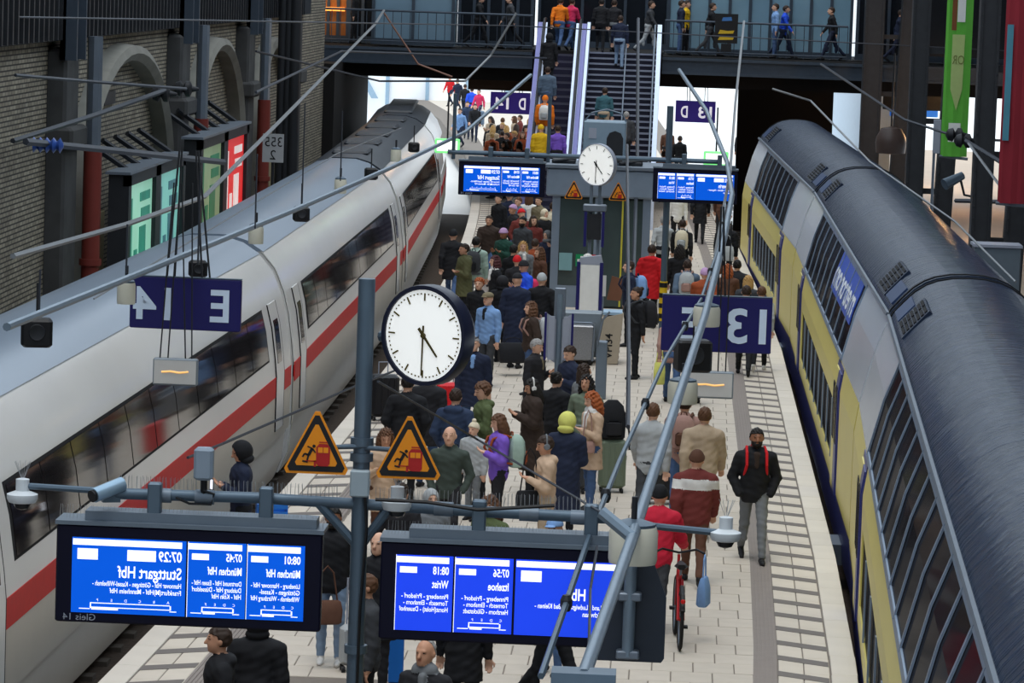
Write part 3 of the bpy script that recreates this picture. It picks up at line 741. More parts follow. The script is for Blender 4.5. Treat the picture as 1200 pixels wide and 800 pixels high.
for px in list(range(140, 400, 5))+list(range(440, 705, 5)):
    p_ = aty(px, 577+(px-135)*.048, GY+.15)
    for q in (-.03, .03): sp.tube(p_, p_+Vector((random.uniform(-.01, .01), q, .13)), .0018, n=3)
for px in list(range(70, 380, 4))+list(range(455, 715, 4)):
    p_ = aty(px, 606+(px-70)*.05, GY+.1); sp.tube(p_, p_+Vector((random.uniform(-.01, .01), .02, .10)), .0016, n=3)
sp = sp.build('bird_spikes', M('spike', (170, 174, 178), .4, .6), g, world=True); sp['kind'] = 'stuff'
# cameras, speakers and lamps on the gantry
def dome_cam(px, py, label, Y=GY+.15):
    p_ = aty(px, py, Y); t = thing('dome_camera', label, 'camera', p_)
    MB().lathe([(.02, -.02), (.10, .0), (.115, .03), (.115, .06), (.05, .085), (.05, .17), (.01, .18)], n=18).build('housing', M('lamp_white', (206, 212, 216), .4), t, smooth=True)
    MB().lathe([(.005, -.06), (.05, -.045), (.07, -.005), (.07, .01)], n=14).build('dome', M('dome_glass', (40, 42, 46), .1), t, smooth=True)
    s = MB()
    for k in range(9): s.tube((0, 0, .15), (.06*math.cos(k*.7), .06*math.sin(k*.7), .30), .002, n=3)
    s.build('bird_spike_tuft', MATS['spike'], t)
dome_cam(26, 588, 'white dome camera at the left tip of the gantry')
dome_cam(465, 597, 'white dome camera under the right warning sign')
dome_cam(850, 633, 'white dome camera at the right tip of the gantry')
p_ = aty(129, 574, GY+.05)
t = thing('bullet_camera', 'silver bullet camera on the left gantry beam', 'camera', p_, math.radians(20))
MB().tube((-.13, -.06, -.03), (.10, .06, .035), .055, n=14).build('body', M('cam_silver', (150, 176, 196), .3, .4), t, smooth=True)
MB().tube((-.15, -.07, -.036), (-.128, -.058, -.03), .045, n=14).build('lens', m_blk, t, smooth=True)
MB().box(-.04, .09, .05, .12, -.10, .0).build('bracket', m_steelb, t)
p_ = aty(239, 543, GY+.1)
t = thing('wall_speaker', 'small grey loudspeaker box on the left gantry beam', 'speaker', p_)
MB().rbox(-.07, .07, -.06, .06, -.12, .12, .02).build('box', M('speaker_grey', (128, 142, 156), .5), t); MB().tube((0, .03, -.12), (0, .03, -.28), .025).build('bracket', m_blk, t)
MB().path([(.0, .0, -.2), (.08, 0, -.22), (.06, 0, -.30), (-.1, 0, -.30), (-.2, 0, -.26)], .010, 5).build('cable', m_blk, t)
# ================================================================== warning signs
m_wy = M('warning_yellow', (232, 142, 20), .5, var=.06)
m_wr = M('warning_red', (170, 30, 30), .5)
def warning(c, wd, ht, label, yaw=0):
    t = thing('warning_sign', label, 'warning sign', c, yaw)
    def tri(k, y0, y1, nm, m, par):
        pts = []
        for i, (x, z) in enumerate(((-wd/2, 0), (wd/2, 0), (0, ht))):
            for q in (-1, 1):
                cx, cz = 0, ht*.36; px_, pz_ = cx+(x-cx)*k, cz+(z-cz)*k
                nx_, nz_ = ((-wd/2, 0), (wd/2, 0), (0, ht))[(i+q) % 3]
                nx_, nz_ = cx+(nx_-cx)*k, cz+(nz_-cz)*k
                f = .07; pts.append((px_+(nx_-px_)*f, pz_+(nz_-pz_)*f))
        return MB().prism(pts, y0, y1).build(nm, m, par)
    pl = tri(1, 0, .02, 'plate', m_wy, t); tri(.90, -.004, 0, 'border', m_blk, t); inner = tri(.66, -.008, -.003, 'field', m_wy, t)
    u = wd; r = MB(); y = -.012
    r.prism([(u*.0, ht*.16), (u*.04, ht*.12), (u*.17, ht*.12), (u*.20, ht*.16), (u*.20, ht*.40), (u*.16, ht*.45), (u*.04, ht*.45), (u*.0, ht*.40)], y, -.007)
    r.box(-u*.16, -u*.0, y, -.007, ht*.185, ht*.20); r.box(-u*.03, -u*.0, y, -.007, ht*.11, ht*.20); r.box(u*.04, u*.16, y, -.007, ht*.47, ht*.485)
    r.build('train_pictogram', m_wr, t)
    k = MB(); k.box(u*.025, u*.095, y-.002, y, ht*.32, ht*.40); k.box(u*.105, u*.175, y-.002, y, ht*.32, ht*.40); k.build('train_window', m_wy, t)
    k = MB(); k.box(u*.02, u*.18, y-.002, y, ht*.085, ht*.10)
    for q in range(2): k.add([(u*(.04+.10*q), y, ht*.06), (u*(.055+.10*q), y, ht*.06), (u*(.065+.08*q), y, ht*.115), (u*(.05+.08*q), y, ht*.115)], [(0, 1, 2, 3)])
    k.build('rail_pictogram', m_blk, t)
    f = MB()
    def limb(a, b, w_):
        a, b = Vector((a[0]*u, 0, a[1]*ht)), Vector((b[0]*u, 0, b[1]*ht)); d = (b-a).normalized(); n = Vector((d.z, 0, -d.x))*w_*u
        f.add([tuple(p+Vector((0, yy, 0))) for yy in (y, -.007) for p in (a-n, a+n, b+n, b-n)], [(3, 2, 1, 0), (4, 5, 6, 7), (0, 1, 5, 4), (1, 2, 6, 5), (2, 3, 7, 6), (3, 0, 4, 7)])
    limb((-.06, .38), (-.11, .28), .022); limb((-.11, .28), (-.17, .30), .014); limb((-.17, .30), (-.20, .25), .012); limb((-.11, .28), (-.13, .20), .014)
    limb((-.06, .38), (-.01, .32), .010); limb((-.06, .38), (-.13, .41), .010); f.lathe([(.001, y), (u*.024, y), (u*.024, -.007)], (-u*.035, 0, ht*.415), 10, axis='y'); limb((-.20, .19), (-.12, .175), .012)
    f.build('falling_figure', m_blk, t)
    MB().rbox(-wd*.04, wd*.04, .02, .05, ht*.2, ht*.3, .005).build('mount', m_steelb, t)
    return t
a1 = aty(370, 555, GY-.02); w1 = warning(a1, .50, .49, 'orange triangular warning sign left of the grey pole'); 
a2 = aty(478, 561, GY-.02); w2 = warning(a2, .50, .49, 'orange triangular warning sign below the large clock')
MB().tube((.04, .04, .19), (.38, .14, .20), .018).build('arm', m_steelb, w1); MB().tube((-.04, .04, .2), (-.38, .14, .20), .018).build('arm', m_steelb, w2)
warning(aty(672, 233, FY-.02), .41, .41, 'small yellow warning triangle left of the far clock post')
warning(aty(724, 235, FY-.02), .41, .41, 'small yellow warning triangle right of the far clock post')
# ================================================================== hanging platform signs (mirrored lettering)
m_navy = M('sign_navy', (30, 28, 92), .4, var=.06); m_violet = M('sign_violet', (70, 54, 150), .4, emit=.35, var=.2, scale=1)
m_letlit = M('sign_letter_lit', (244, 240, 255), .5, emit=.9)
m_let = M('sign_letter', (206, 222, 240), .5)
def plat_sign(c, W, Hh, yaw, texts, label, mat=None, cables=()):
    t = thing('platform_sign', label, 'platform sign', c, yaw)
    MB().rbox(-W/2, W/2, 0, .09, -Hh/2, Hh/2, .012).build('panel', mat or m_navy, t)
    l = MB()
    for s, x, h, wd in texts: put_text(l, s, x*W, -h*Hh/2, h*Hh, -.004, width=wd*W, align='C', bold=.02)
    l.build('lettering', m_let if mat is None else m_letlit, t)
    e = MB(); e.box(-W/2, W/2, .0, .09, Hh/2, Hh/2+.01); e.build('edge_trim', m_steelb, t)
    for x, dx, top in cables:
        for k in (0, .1):
            MB().path([(x+k, .045, Hh/2-.0), (x+dx+k*.3, .045, Hh/2+top)], .014, 5).build('suspension_rod', m_iron, t)
    return t
c14 = aty(217, 356, 47.0)
plat_sign(c14, 1.42, .66, math.radians(-3), [('E', .31, .62, .17), ('14', -.30, .62, .34)], 'navy platform sign with mirrored E 14 in front of the white train', cables=((-.25, .12, 1.6), (.2, -.12, 1.6)))
c13 = aty(840, 380, 50.0)
plat_sign(c13, 1.47, .75, math.radians(2), [('E', -.24, .60, .17), ('13', .27, .62, .36)], 'navy platform sign with mirrored 13 E over the platform', cables=((.0, .0, 1.2),))
plat_sign(aty(598, 121, 128.0), 1.36, .72, 0, [('D', .30, .55, .17), ('14', -.22, .55, .36)], 'violet mirrored platform sign left of the escalator beyond the footbridge', m_violet, ((-.3, 0, 1.5), (.3, 0, 1.5)))
plat_sign(aty(815, 131, 128.0), 1.36, .72, 0, [('D', -.28, .55, .17), ('13', .24, .55, .34)], 'violet mirrored platform sign right of the stairs beyond the footbridge', m_violet, ((-.3, 0, 1.5), (.3, 0, 1.5)))
# small lit boxes hanging below those signs
m_dim = M('dim_glow', (186, 186, 184), .4, emit=.12, var=.06)
m_glow = M('dim_text', (255, 190, 110), .4, emit=.8)
def glow_box(c, W, Hh, label, rods, col):
    t = thing('train_stop_indicator', label, 'indicator', c)
    MB().rbox(-W/2, W/2, 0, .12, -Hh/2, Hh/2, .015).build('housing', m_back, t)
    MB().box(-W*.47, W*.47, -.006, 0, -Hh*.43, Hh*.43).build('diffuser', m_dim, t)
    g_ = MB(); g_.path([(-W*.3, -.008, .0), (-W*.1, -.008, .01), (W*.1, -.008, -.005), (W*.3, -.008, .01)], .012, 4); g_.build('filament_glow', col, t)
    for x, dx, h in rods: MB().path([(x, .06, Hh/2), (x+dx, .06, Hh/2+h)], .010, 5).build('suspension_rod', m_iron, t)
    return t
glow_box(aty(205, 436, 46.5), .56, .34, 'small pale indicator box hanging in front of the white train', ((-.2, .12, 2.2), (-.1, .1, 2.2), (.12, -.1, 2.2), (.2, -.05, 2.2)), m_glow)
glow_box(aty(832, 451, 49.5), .62, .36, 'small pale indicator box hanging over the right walking lane', ((.1, .0, 2.0), (.2, .0, 2.0)), m_glow)
# ================================================================== far gantry
fg = thing('far_sign_gantry', 'far steel post and frame carrying the small clock and displays', 'gantry', (-1.6, FY+.2, 0))
fx = cc2.x
for q in (-.09, .09): MB().box(fx+q-.035, fx+q+.035, FY+.1, FY+.2, 0, cc2.z-.45).build('post', m_grey, fg, world=True)
MB().box(fx-.22, fx-.16, FY-.05, FY+.05, cc2.z-1.75, cc2.z-1.0).build('side_box', m_navy, fg, world=True)
MB().box(fx+.16, fx+.22, FY-.05, FY+.05, cc2.z-1.75, cc2.z-1.0).build('side_box', m_navy, fg, world=True)
MB().box(fx-.15, fx+.15, FY-.0, FY+.1, cc2.z-1.6, cc2.z-1.05).build('back_panel', m_iron, fg, world=True)
MB().rbox(fx-.25, fx+.25, FY-.05, FY+.2, cc2.z-1.0, cc2.z-.85, .02).build('cap', m_zinc, fg, world=True)
MB().tube((fx-3.2, FY+.25, 3.75), (fx+2.6, FY+.25, 3.75), .05, n=8).build('beam', m_steelb, fg, world=True)
for X in (-4.75, -2.72): MB().tube((X, FY+.25, 3.6), (X, FY+.25, 5.0), .04, n=8).build('hanger', m_steelb, fg, world=True)
for X in (-.15,): MB().tube((X, FY+.25, 0), (X, FY+.25, 4.9), .07, n=8).build('post', m_steelb, fg, world=True)
q = MB(); q.tube((-.15, FY+.25, .3), (-.15, FY+.25, 1.15), .085, n=10); q.build('hazard_sleeve', M('hazard_yellow', (214, 176, 30), .5), fg, world=True)
q = MB()
for k in range(4): q.tube((-.15, FY+.25, .36+k*.22), (-.15, FY+.25, .46+k*.22), .09, n=10)
q.build('hazard_band', m_blk, fg, world=True)
m_green = M('exit_green', (120, 235, 130), .4, emit=1.2); m_gw = M('exit_white', (245, 255, 240), .4, emit=1.6)
for px, py, Y, lb in ((524, 171, 88.0, 'lit green exit sign above the left far display'), (839, 186, 88.0, 'lit green exit sign above the right far display')):
    p_ = aty(px, py, Y); t = thing('exit_sign', lb, 'exit sign', p_)
    MB().rbox(-.29, .29, 0, .12, -.17, .17, .02).build('housing', m_green, t); MB().box(-.24, .24, -.006, 0, -.12, .12).build('pictogram_field', m_gw, t)
    MB().tube((0, .06, .17), (0, .06, 1.2), .02).build('rod', m_iron, t)
# ================================================================== pipe runs with lamps and loudspeakers over both platform edges
m_pipe = M('pipe_bluegrey', (118, 134, 148), .4, .4, var=.15)
def zpt(px, py, z): return atz(px, py, z)
L_pts = [atz(8, 383, 4.0), atz(120, 338, 4.0), atz(250, 285, 4.0), atz(345, 246, 4.0), atz(450, 200, 4.0), atz(545, 155, 4.0), aty(622, 88, 92)]
lp = thing('lighting_pipe', 'long pale pipe with lamps and speakers above the white train', 'pipe', L_pts[0])
MB().path(L_pts, .043, 8).build('pipe', m_pipe, lp, world=True, smooth=True)
rr_ = [atz(x, y, 4.0) for x, y in ((684, 792), (741, 630), (800, 450), (826, 370), (849, 278), (858, 228), (852, 190))]+[aty(828, 130, 85), aty(796, 82, 100)]
rp_ = thing('lighting_pipe', 'blue-grey pipe slanting in front of the right display up to the 13 E sign', 'pipe', rr_[0])
MB().path(rr_, .040, 10, r1=.05).build('pipe', m_pipe, rp_, world=True, smooth=True)
b0 = rr_[0]
MB().box(b0.x-.17, b0.x+.17, b0.y-.1, b0.y+.1, b0.z-.12, b0.z+.03).build('end_bracket', m_steelb, rp_, world=True)
MB().path([aty(705, 600, 24.6), rr_[1]], .045, 8).build('branch', m_pipe, rp_, world=True, smooth=True)
lr = [aty(634, 792, 24.0), aty(690, 630, 27.0), aty(726, 540, 33.0), aty(780, 420, 42.0), aty(822, 350, 50), aty(842, 290, 56), aty(850, 240, 62)]
t = thing('stay_rod', 'thin twisted stay rod left of the slanting pipe', 'rod', lr[0]); MB().path(lr, .024, 6).build('rod', m_steelb, t, world=True)
for i in range(6):
    c_ = Vector(lr[i]).lerp(lr[i+1], .5); MB().ball(c_, (.045, .045, .07), 5).build('clamp', m_iron, t, world=True)

m_lampw = M('lamp_cream', (206, 204, 188), .5)
def lamp(p_, label, r=.16):
    t = thing('round_lamp', label, 'lamp', p_)
    MB().lathe([(.02, -.13), (r*.96, -.13), (r, -.10), (r, .08), (r*.92, .12), (.03, .13)], n=20).build('shade', m_lampw, t, smooth=True)
    MB().lathe([(r*.9, .12), (r*.9, .14), (.05, .17), (.03, .17)], n=20).build('lid', m_steelb, t, smooth=True)
    MB().tube((0, 0, .15), (.0, 0, .32), .02).build('stem', m_iron, t)
def speaker(p_, label, s=.17):
    t = thing('hanging_speaker', label, 'speaker', p_, .2)
    MB().rbox(-s, s, -s*.8, s*.8, -s, s*.85, .03).build('case', m_blk, t); MB().lathe([(.001, -s*.8-.01), (s*.35, -s*.8-.01), (s*.5, -s*.8-.02), (s*.55, -s*.8)], n=14, axis='y').build('cone', m_iron, t, smooth=True)
    MB().tube((0, 0, s*.85), (0, 0, s+.35), .012).build('hanger', m_iron, t)
for px, py, lb in ((148, 343, 'round cream lamp under the left pipe near the E 14 sign'), (300, 275, 'round cream lamp under the middle of the left pipe'), (399, 218, 'round cream lamp under the far part of the left pipe'), (464, 182, 'small round cream lamp at the far end of the left pipe')):
    lamp(atz(px, py, 3.75), lb, .11)
for px, py, s, lb in ((43, 388, .165, 'black hanging loudspeaker at the left frame edge'), (232, 314, .12, 'black loudspeaker behind the E 14 sign'), (353, 250, .13, 'black hanging loudspeaker over the white train roof'), (435, 203, .125, 'black hanging loudspeaker above the white train near the exit sign'), (485, 172, .12, 'black hanging loudspeaker below the far end of the left pipe')):
    speaker(atz(px, py, 3.7), lb, s)
lamp(aty(742, 637, 25.0), 'large round cream lamp in front of the right display', .165)
lamp(aty(800, 459, 42.0), 'round cream lamp beside the pale indicator under the 13 E sign', .17)
lamp(aty(828, 370, 47.0), 'round cream lamp in front of the 13 E sign', .17)
speaker(aty(812, 415, 47.5), 'black hanging loudspeaker between the 13 E sign and its indicator', .22)
# dark plate seen from behind with a mounting tube
p_ = aty(737, 640, 25.4)
t = thing('sign_plate', 'dark cut-corner plate with a tube bracket right of the violet display', 'plate', p_)
x0, x2, x1 = aty(702, 700, 25.4).x-p_.x, aty(727, 700, 25.4).x-p_.x, aty(781, 700, 25.4).x-p_.x; zb = aty(740, 775, 25.4).z-p_.z
MB().prism([(x0, zb), (x1-.02, zb), (x1, zb+.03), (x1, zb+.45), (x1-.16, .06), (x2, .06)], .0, .03).build('plate', M('plate_dark', (36, 44, 56), .5), t)
MB().tube((.02, -.07, zb+.05), (.02, -.07, .2), .042, n=14).build('tube', m_pipe, t, smooth=True)
for z in (zb+.06, zb*.42): MB().rbox(-.06, .10, -.11, .0, z-.03, z+.03, .01).build('clamp', m_zinc, t)
# ================================================================== overhead wires
m_wire = M('wire', (58, 62, 70), .5, .3); m_wl = M('wire_pale', (128, 132, 136), .5, .3)
def wire(pts, r, label, mat=None, extra=None):
    t = MB().path(pts, r, 5)
    o = t.build('overhead_wire', mat or m_wire); tag(o, label, 'wire'); return o
wire([aty(15, 300, 40), aty(150, 262, 45), aty(240, 230, 52), aty(330, 140, 68), aty(440, 28, 100), aty(450, 12, 112)], .035, 'thick pale wire rising from the left edge to the footbridge', m_wl)
wire([aty(15, 165, 62), aty(110, 135, 66), aty(195, 105, 70)], .05, 'dark stay tube across the first brick arch')
wire([aty(18, 88, 62), aty(100, 95, 66), aty(218, 104, 70)], .03, 'dark wire crossing the first arch to the insulator')
wire([aty(30, 166, 55), aty(150, 178, 60), aty(262, 190, 66)], .055, 'dark bracket tube in front of the teal poster case')
wire([aty(300, 108, 75), aty(400, 60, 100), aty(640, 68, 118)], .03, 'thin dark wire below the footbridge fascia on the left')
wire([aty(110, 350, 47), aty(395, 180, 80), aty(470, 150, 100)], .012, 'very thin wire above the white train roof', m_wl)
wire([aty(450, 15, 115), aty(490, 75, 115), aty(530, 90, 115)], .03, 'brown stay wire hanging from the footbridge railing', M('wire_brown', (130, 96, 84), .6))
wire([aty(605, 15, 100), aty(575, 65, 100), aty(545, 95, 95)], .03, 'pale curved wire near the escalator', m_wl)
wire([aty(20, 20, 62), aty(600, 30, 110), aty(1190, 60, 110)], .018, 'long thin wire spanning the whole hall in front of the footbridge')
wire([aty(220, 536, 27.5), aty(260, 520, 30), aty(410, 455, 36), aty(560, 395, 46)], .012, 'thin cable running from the bullet camera past the clock')
wire([aty(443, 447, 27.0), aty(560, 515, 32), aty(728, 614, 26)], .010, 'thin cable slanting down over the crowd')
wire([aty(905, 104, 80), aty(950, 118, 80), aty(1020, 190, 75), aty(1120, 260, 70), aty(1190, 330, 66)], .022, 'thin wire over the double-deck train roof', m_wl)
wire([aty(962, 75, 90), aty(1060, 140, 85), aty(1130, 163, 82), aty(1190, 165, 82)], .03, 'dark wire running to the insulators by the green banner')
wire([aty(1132, 165, 78), aty(1190, 200, 76)], .05, 'thick dark tube at the right edge by the insulators')
wire([aty(1135, 168, 77), aty(1188, 240, 74)], .03, 'pale stay from the insulators down to the right edge', m_wl)
wire([aty(1120, 235, 84), aty(1195, 237, 82)], .05, 'dark horizontal tube between the two right columns')
wire([aty(735, 170, 75), aty(737, 420, 48), aty(736, 500, 44)], .03, 'dark vertical cable past the red jacket person')
wire([aty(700, 640, 24.5), aty(692, 690, 24), aty(690, 770, 21.5)], .010, 'thin hanging chain in front of the right display')
wire([aty(872, 25, 90), aty(862, 120, 80), aty(856, 200, 72), aty(838, 300, 60)], .03, 'pale vertical cable beside the far car of the yellow train', m_wl)
wire([aty(700, 20, 100), aty(704, 110, 95), aty(700, 180, 90)], .03, 'thin dark vertical rod in front of the stairs') if False else None
wire([aty(748, 22, 100), aty(747, 190, 90), aty(742, 330, 78)], .045, 'dark vertical rod in front of the stairs')
wire([aty(545, 95, 112), aty(445, 95, 112), aty(300, 60, 90)], .03, 'dark contact wire before the bright opening')
for i, (px, y0, y1, z_) in enumerate(((46, 315, 365, 4), (148, 262, 320, 4), (232, 200, 310, 4), (299, 180, 268, 4), (354, 120, 240, 4), (399, 130, 212, 4))):
    b_ = atz(px, y1, 4.0); wire([b_, Vector((b_.x, b_.y, b_.z+(y1-y0)*b_.y/F))], .012, ['first', 'second', 'third', 'fourth', 'fifth', 'sixth'][i]+' vertical hanger rod from the left frame edge on the left pipe')
t = thing('insulator', 'blue ribbed insulator on the bracket tube by the brick wall', 'insulator', aty(55, 170, 56))
MB().lathe([(.03, -.2)]+[(.06 if k % 2 else .12, -.2+k*.05) for k in range(9)]+[(.03, .25)], n=12, axis='x').build('discs', M('insulator_blue', (50, 80, 150), .3), t, smooth=True)
for px, py, Y, lb in ((192, 110, 70, 'dark round insulator in front of the first arch'), (218, 104, 71, 'small dark insulator left of the second arch'), (1122, 158, 80, 'dark round insulator on the green banner'), (1132, 165, 79, 'dark insulator just right of the green banner')):
    t = thing('insulator', lb, 'insulator', aty(px, py, Y)); MB().lathe([(.03, -.25), (.12, -.2), (.15, -.1), (.06, -.05), (.15, 0), (.15, .08), (.06, .12), (.03, .25)], n=12, axis='x').build('discs', m_iron, t, smooth=True)
# ================================================================== lift and equipment in front of the stairs
EY = 86.0
el = thing('lift', 'grey glazed lift shaft behind the small clock', 'lift', (-1.66, EY, 0))
X0, X1 = -2.78, -.52
m_lg = M('lift_grey', (126, 140, 156), .4, .4); m_lglass = M('lift_glass', (62, 74, 74), .1, var=.5, scale=.8)
MB().box(X0+.1, X1-.1, EY+.08, EY+2.2, 0, 2.6).build('core', M('lift_core', (58, 66, 66), .6), el, world=True)
for x in (X0, X0+.98, X1-.18): MB().box(x, x+.18, EY, EY+.16, 0, 2.6).build('post', m_lg, el, world=True)
MB().rbox(X0-.15, X1+.22, EY-.12, EY+2.4, 2.55, 3.2, .04).build('roof_fascia', m_lg, el, world=True)
MB().box(X0-.2, X1+.3, EY-.16, EY+2.4, 3.2, 3.27).build('roof_edge', m_zinc, el, world=True)
MB().box(X0+.18, X0+.98, EY+.03, EY+.06, .5, 2.5).build('glass_pane', m_lglass, el, world=True)
MB().box(X0+1.16, X1-.18, EY+.03, EY+.06, .05, 2.5).build('door_pane', m_lglass, el, world=True)
MB().box(X0+1.6, X0+1.64, EY+.0, EY+.03, .05, 2.5).build('door_edge', M('lift_yellow', (190, 180, 60), .5), el, world=True)
MB().box(X0+.18, X0+.98, EY+.0, EY+.06, .0, .5).build('plinth', m_lg, el, world=True)
for x0, mt, lb in ((X0+.58, M('sign_green', (20, 130, 80), .5), 'green sign with white cross'), (X0+.88, M('sign_red', (190, 30, 30), .5), 'red fire sign')):
    s_ = MB().box(x0, x0+.28, EY-.03, EY-.005, .95, 1.23).build('safety_sign', mt, el, world=True); s_['label'] = lb
    c_ = MB(); c_.box(x0+.11, x0+.17, EY-.036, EY-.03, .99, 1.19); c_.box(x0+.04, x0+.24, EY-.036, EY-.03, 1.06, 1.12); c_.build('symbol', m_white, s_)
    s_c = s_.children[0]; s_c.data.transform(Matrix.Translation(-el.location))
MB().box(X0+.2, X0+.5, EY-.03, EY-.005, .85, 1.25).build('notice', M('notice_teal', (120, 160, 165), .5), el, world=True)
ac = thing('rooftop_unit', 'pale blue-grey cooling unit on the lift roof behind the clock', 'cooling unit', (-1.62, EY+.6, 3.27))
MB().rbox(-.52, .46, 0, .9, 0, 1.0, .03).build('casing', M('unit_grey', (126, 146, 162), .5), ac)
MB().prism([(.02, .05), (.40, .05), (.40, .62), (.34, .74), (.21, .79), (.08, .74), (.02, .62)], -.02, 0).build('fan_grille', m_iron, ac)
MB().box(-.40, -.22, -.012, 0, .60, .84).build('control_panel', m_lab, ac)
MB().path([(-.5, .3, 1.0), (-.35, .3, 1.18), (0, .3, 1.27), (.35, .3, 1.18), (.45, .3, 1.0)], .02, 6).build('guard_hoop', m_grey, ac)
for i, (x, y) in enumerate(((-1.05, EY+.5), (-2.6, EY+.6))):
    t = thing('roof_duct', ['low dark duct right', 'low dark duct left'][i]+' of the cooling unit on the lift roof', 'duct', (x, y, 3.27)); MB().rbox(-.25, .3, 0, .5, 0, .09, .02).build('casing', m_iron, t)
    MB().tube((-.2, -.1, .05), (.3, .1, .12), .03).build('pipe', m_iron, t)
# information pillars and equipment on the platform
pb = atz(688, 408, 0)
t = thing('info_pillar', 'white information pillar with navy edges in front of the lift', 'pillar', (pb.x, pb.y, 0))
MB().rbox(-.20, .20, 0, .12, .15, 1.72, .01).build('panel', m_white, t)
for s in (-1, 1): MB().box(s*.235-.035, s*.235+.035, -.01, .13, 0, 1.77).build('edge', m_navy, t)
MB().prism([(-.27, 1.72), (.27, 1.72), (.22, 1.92), (-.2, 1.86)], .0, .14).build('cap', m_lab, t)
pb = atz(650, 530, 0)
t = thing('direction_post', 'tall pale post with two small folded sign wings in the crowd', 'signpost', (pb.x, pb.y, 0))
MB().tube((0, 0, 0), (0, 0, 2.55), .055, n=12).build('post', m_pipe, t, smooth=True)
MB().rbox(-.09, .09, -.03, .05, 2.05, 2.65, .01).build('head_frame', m_zinc, t)
for s in (-1, 1):
    p_ = MB(); p_.add([(s*.05, -.05, 1.45), (s*.20, -.12, 1.55), (s*.20, -.12, 2.25), (s*.05, -.05, 2.15)], [(0, 1, 2, 3)]); p_.add([(s*.05, -.03, 1.45), (s*.20, -.10, 1.55), (s*.20, -.10, 2.25), (s*.05, -.03, 2.15)], [(3, 2, 1, 0)])
    p_.box(s*.12-.05, s*.12+.05, -.11, -.06, 1.5, 2.2); p_.build('sign_wing', m_lab, t)
    MB().box(s*.215-.018, s*.215+.018, -.14, -.08, 1.5, 2.26).build('wing_edge', m_navy, t)
pb = atz(676, 428, 0)
t = thing('equipment_cart', 'grey equipment box with tread-plate sides behind the crowd', 'equipment', (pb.x, pb.y, 0), .0)
m_tread = M('tread_plate', (140, 142, 146), .35, .7, var=.35, scale=40)
MB().rbox(-.34, .32, 0, .7, .10, .78, .02).build('body', m_tread, t)
MB().path([(.30, -.03, .1), (.32, -.03, .78), (.26, -.03, .84), (-.3, -.03, .84)], .025, 6).build('rail', m_zinc, t)
MB().rbox(-.36, .45, .7, 1.3, .1, .98, .02).build('rear_body', m_back, t)
for s in (-.25, .25): MB().lathe([(.02, -.03), (.1, -.03), (.1, .03), (.02, .03)], (s, .1, .1), 12, axis='x').build('wheel', m_blk, t)
pb = atz(703, 428, 0)
t = thing('lettered_crate', 'beige crate with black vertical lettering beside the tread-plate box', 'crate', (pb.x+.12, pb.y+.2, 0), .0)
MB().prism([(-.22, .0), (.22, .02), (.30, 1.02), (-.12, .92)], 0, .8).build('body', M('crate_beige', (168, 156, 138), .7), t)
vs_, fs = text_geo('VPI34', .02); l = MB(); l.add([(.10-p[1]*.2+.0, -.006, .12+p[0]*.21) for p in vs_], fs); l.build('lettering', m_blk, t)
MB().box(-.1, .28, .05, .75, .98, 1.03).build('lid', M('crate_lid', (150, 178, 200), .4), t)
pb = atz(717, 388, 0)
t = thing('notice_board', 'brown cardboard notice fixed to a grey post before the lift', 'notice', (pb.x-.2, pb.y, 0))
MB().box(-.14, -.0, 0, .08, 0, 1.1).build('post', m_lg, t); MB().box(-.12, .04, -.02, 0, .75, 1.2).build('paper', m_white, t)
MB().prism([(.06, .68), (.36, .66), (.44, 1.12), (.16, 1.2)], -.03, 0).build('card', M('cardboard', (124, 84, 64), .8), t)
pb = atz(703, 468, 0)
t = thing('grey_cabinet', 'small grey cabinet with pipes behind the waiting women', 'cabinet', (pb.x, pb.y, 0))
MB().rbox(-.10, .10, 0, .3, 0, 1.05, .015).build('body', m_grey, t); MB().path([(-.08, -.03, 1.0), (.0, -.03, 1.45), (.12, -.03, 1.6)], .02, 6).build('pipe', m_zinc, t)
# ================================================================== riveted columns, banners and things by the neighbouring platform
rivet = MB().ball((0, 0, 0), .022, 3).mesh('rivet', m_col)
def column(Y, X, w_, label):
    t = thing('riveted_column', label, 'column', (X, Y, -.3))
    for s, lean in ((-1, .0), (1, .03)):
        lg = MB(); x = s*w_*.30
        lg.loft([[(x-w_*.2+lean*z, -.25, z), (x+w_*.2+lean*z, -.25, z), (x+w_*.2+lean*z, .25, z), (x-w_*.2+lean*z, .25, z)] for z in (0, 12)])
        L_ = lg.build('leg', m_col, t)
        for q in (-1, 1): MB().loft([[(x+q*w_*.17+lean*z-.03, -.28, z), (x+q*w_*.17+lean*z+.03, -.28, z), (x+q*w_*.17+lean*z+.03, -.25, z), (x+q*w_*.17+lean*z-.03, -.25, z)] for z in (0, 12)]).build('angle_strip', m_col, L_)
        for k in range(24):
            for q in (-1, 1): inst('rivet', rivet, L_, (x+q*w_*.17+lean*(2.4+k*.25), -.285, 2.4+k*.25))
    for z in (2.6, 4.4, 6.2): MB().box(-w_*.35, w_*.4, -.1, .1, z, z+.14).build('tie_plate', m_col, t)
column(119, 6.55, 1.55, 'farthest dark riveted double column before the footbridge')
column(97, 6.5, 1.15, 'middle dark riveted double column left of the green banner')
column(79, 6.75, 1.05, 'nearest dark riveted double column right of the green banner')
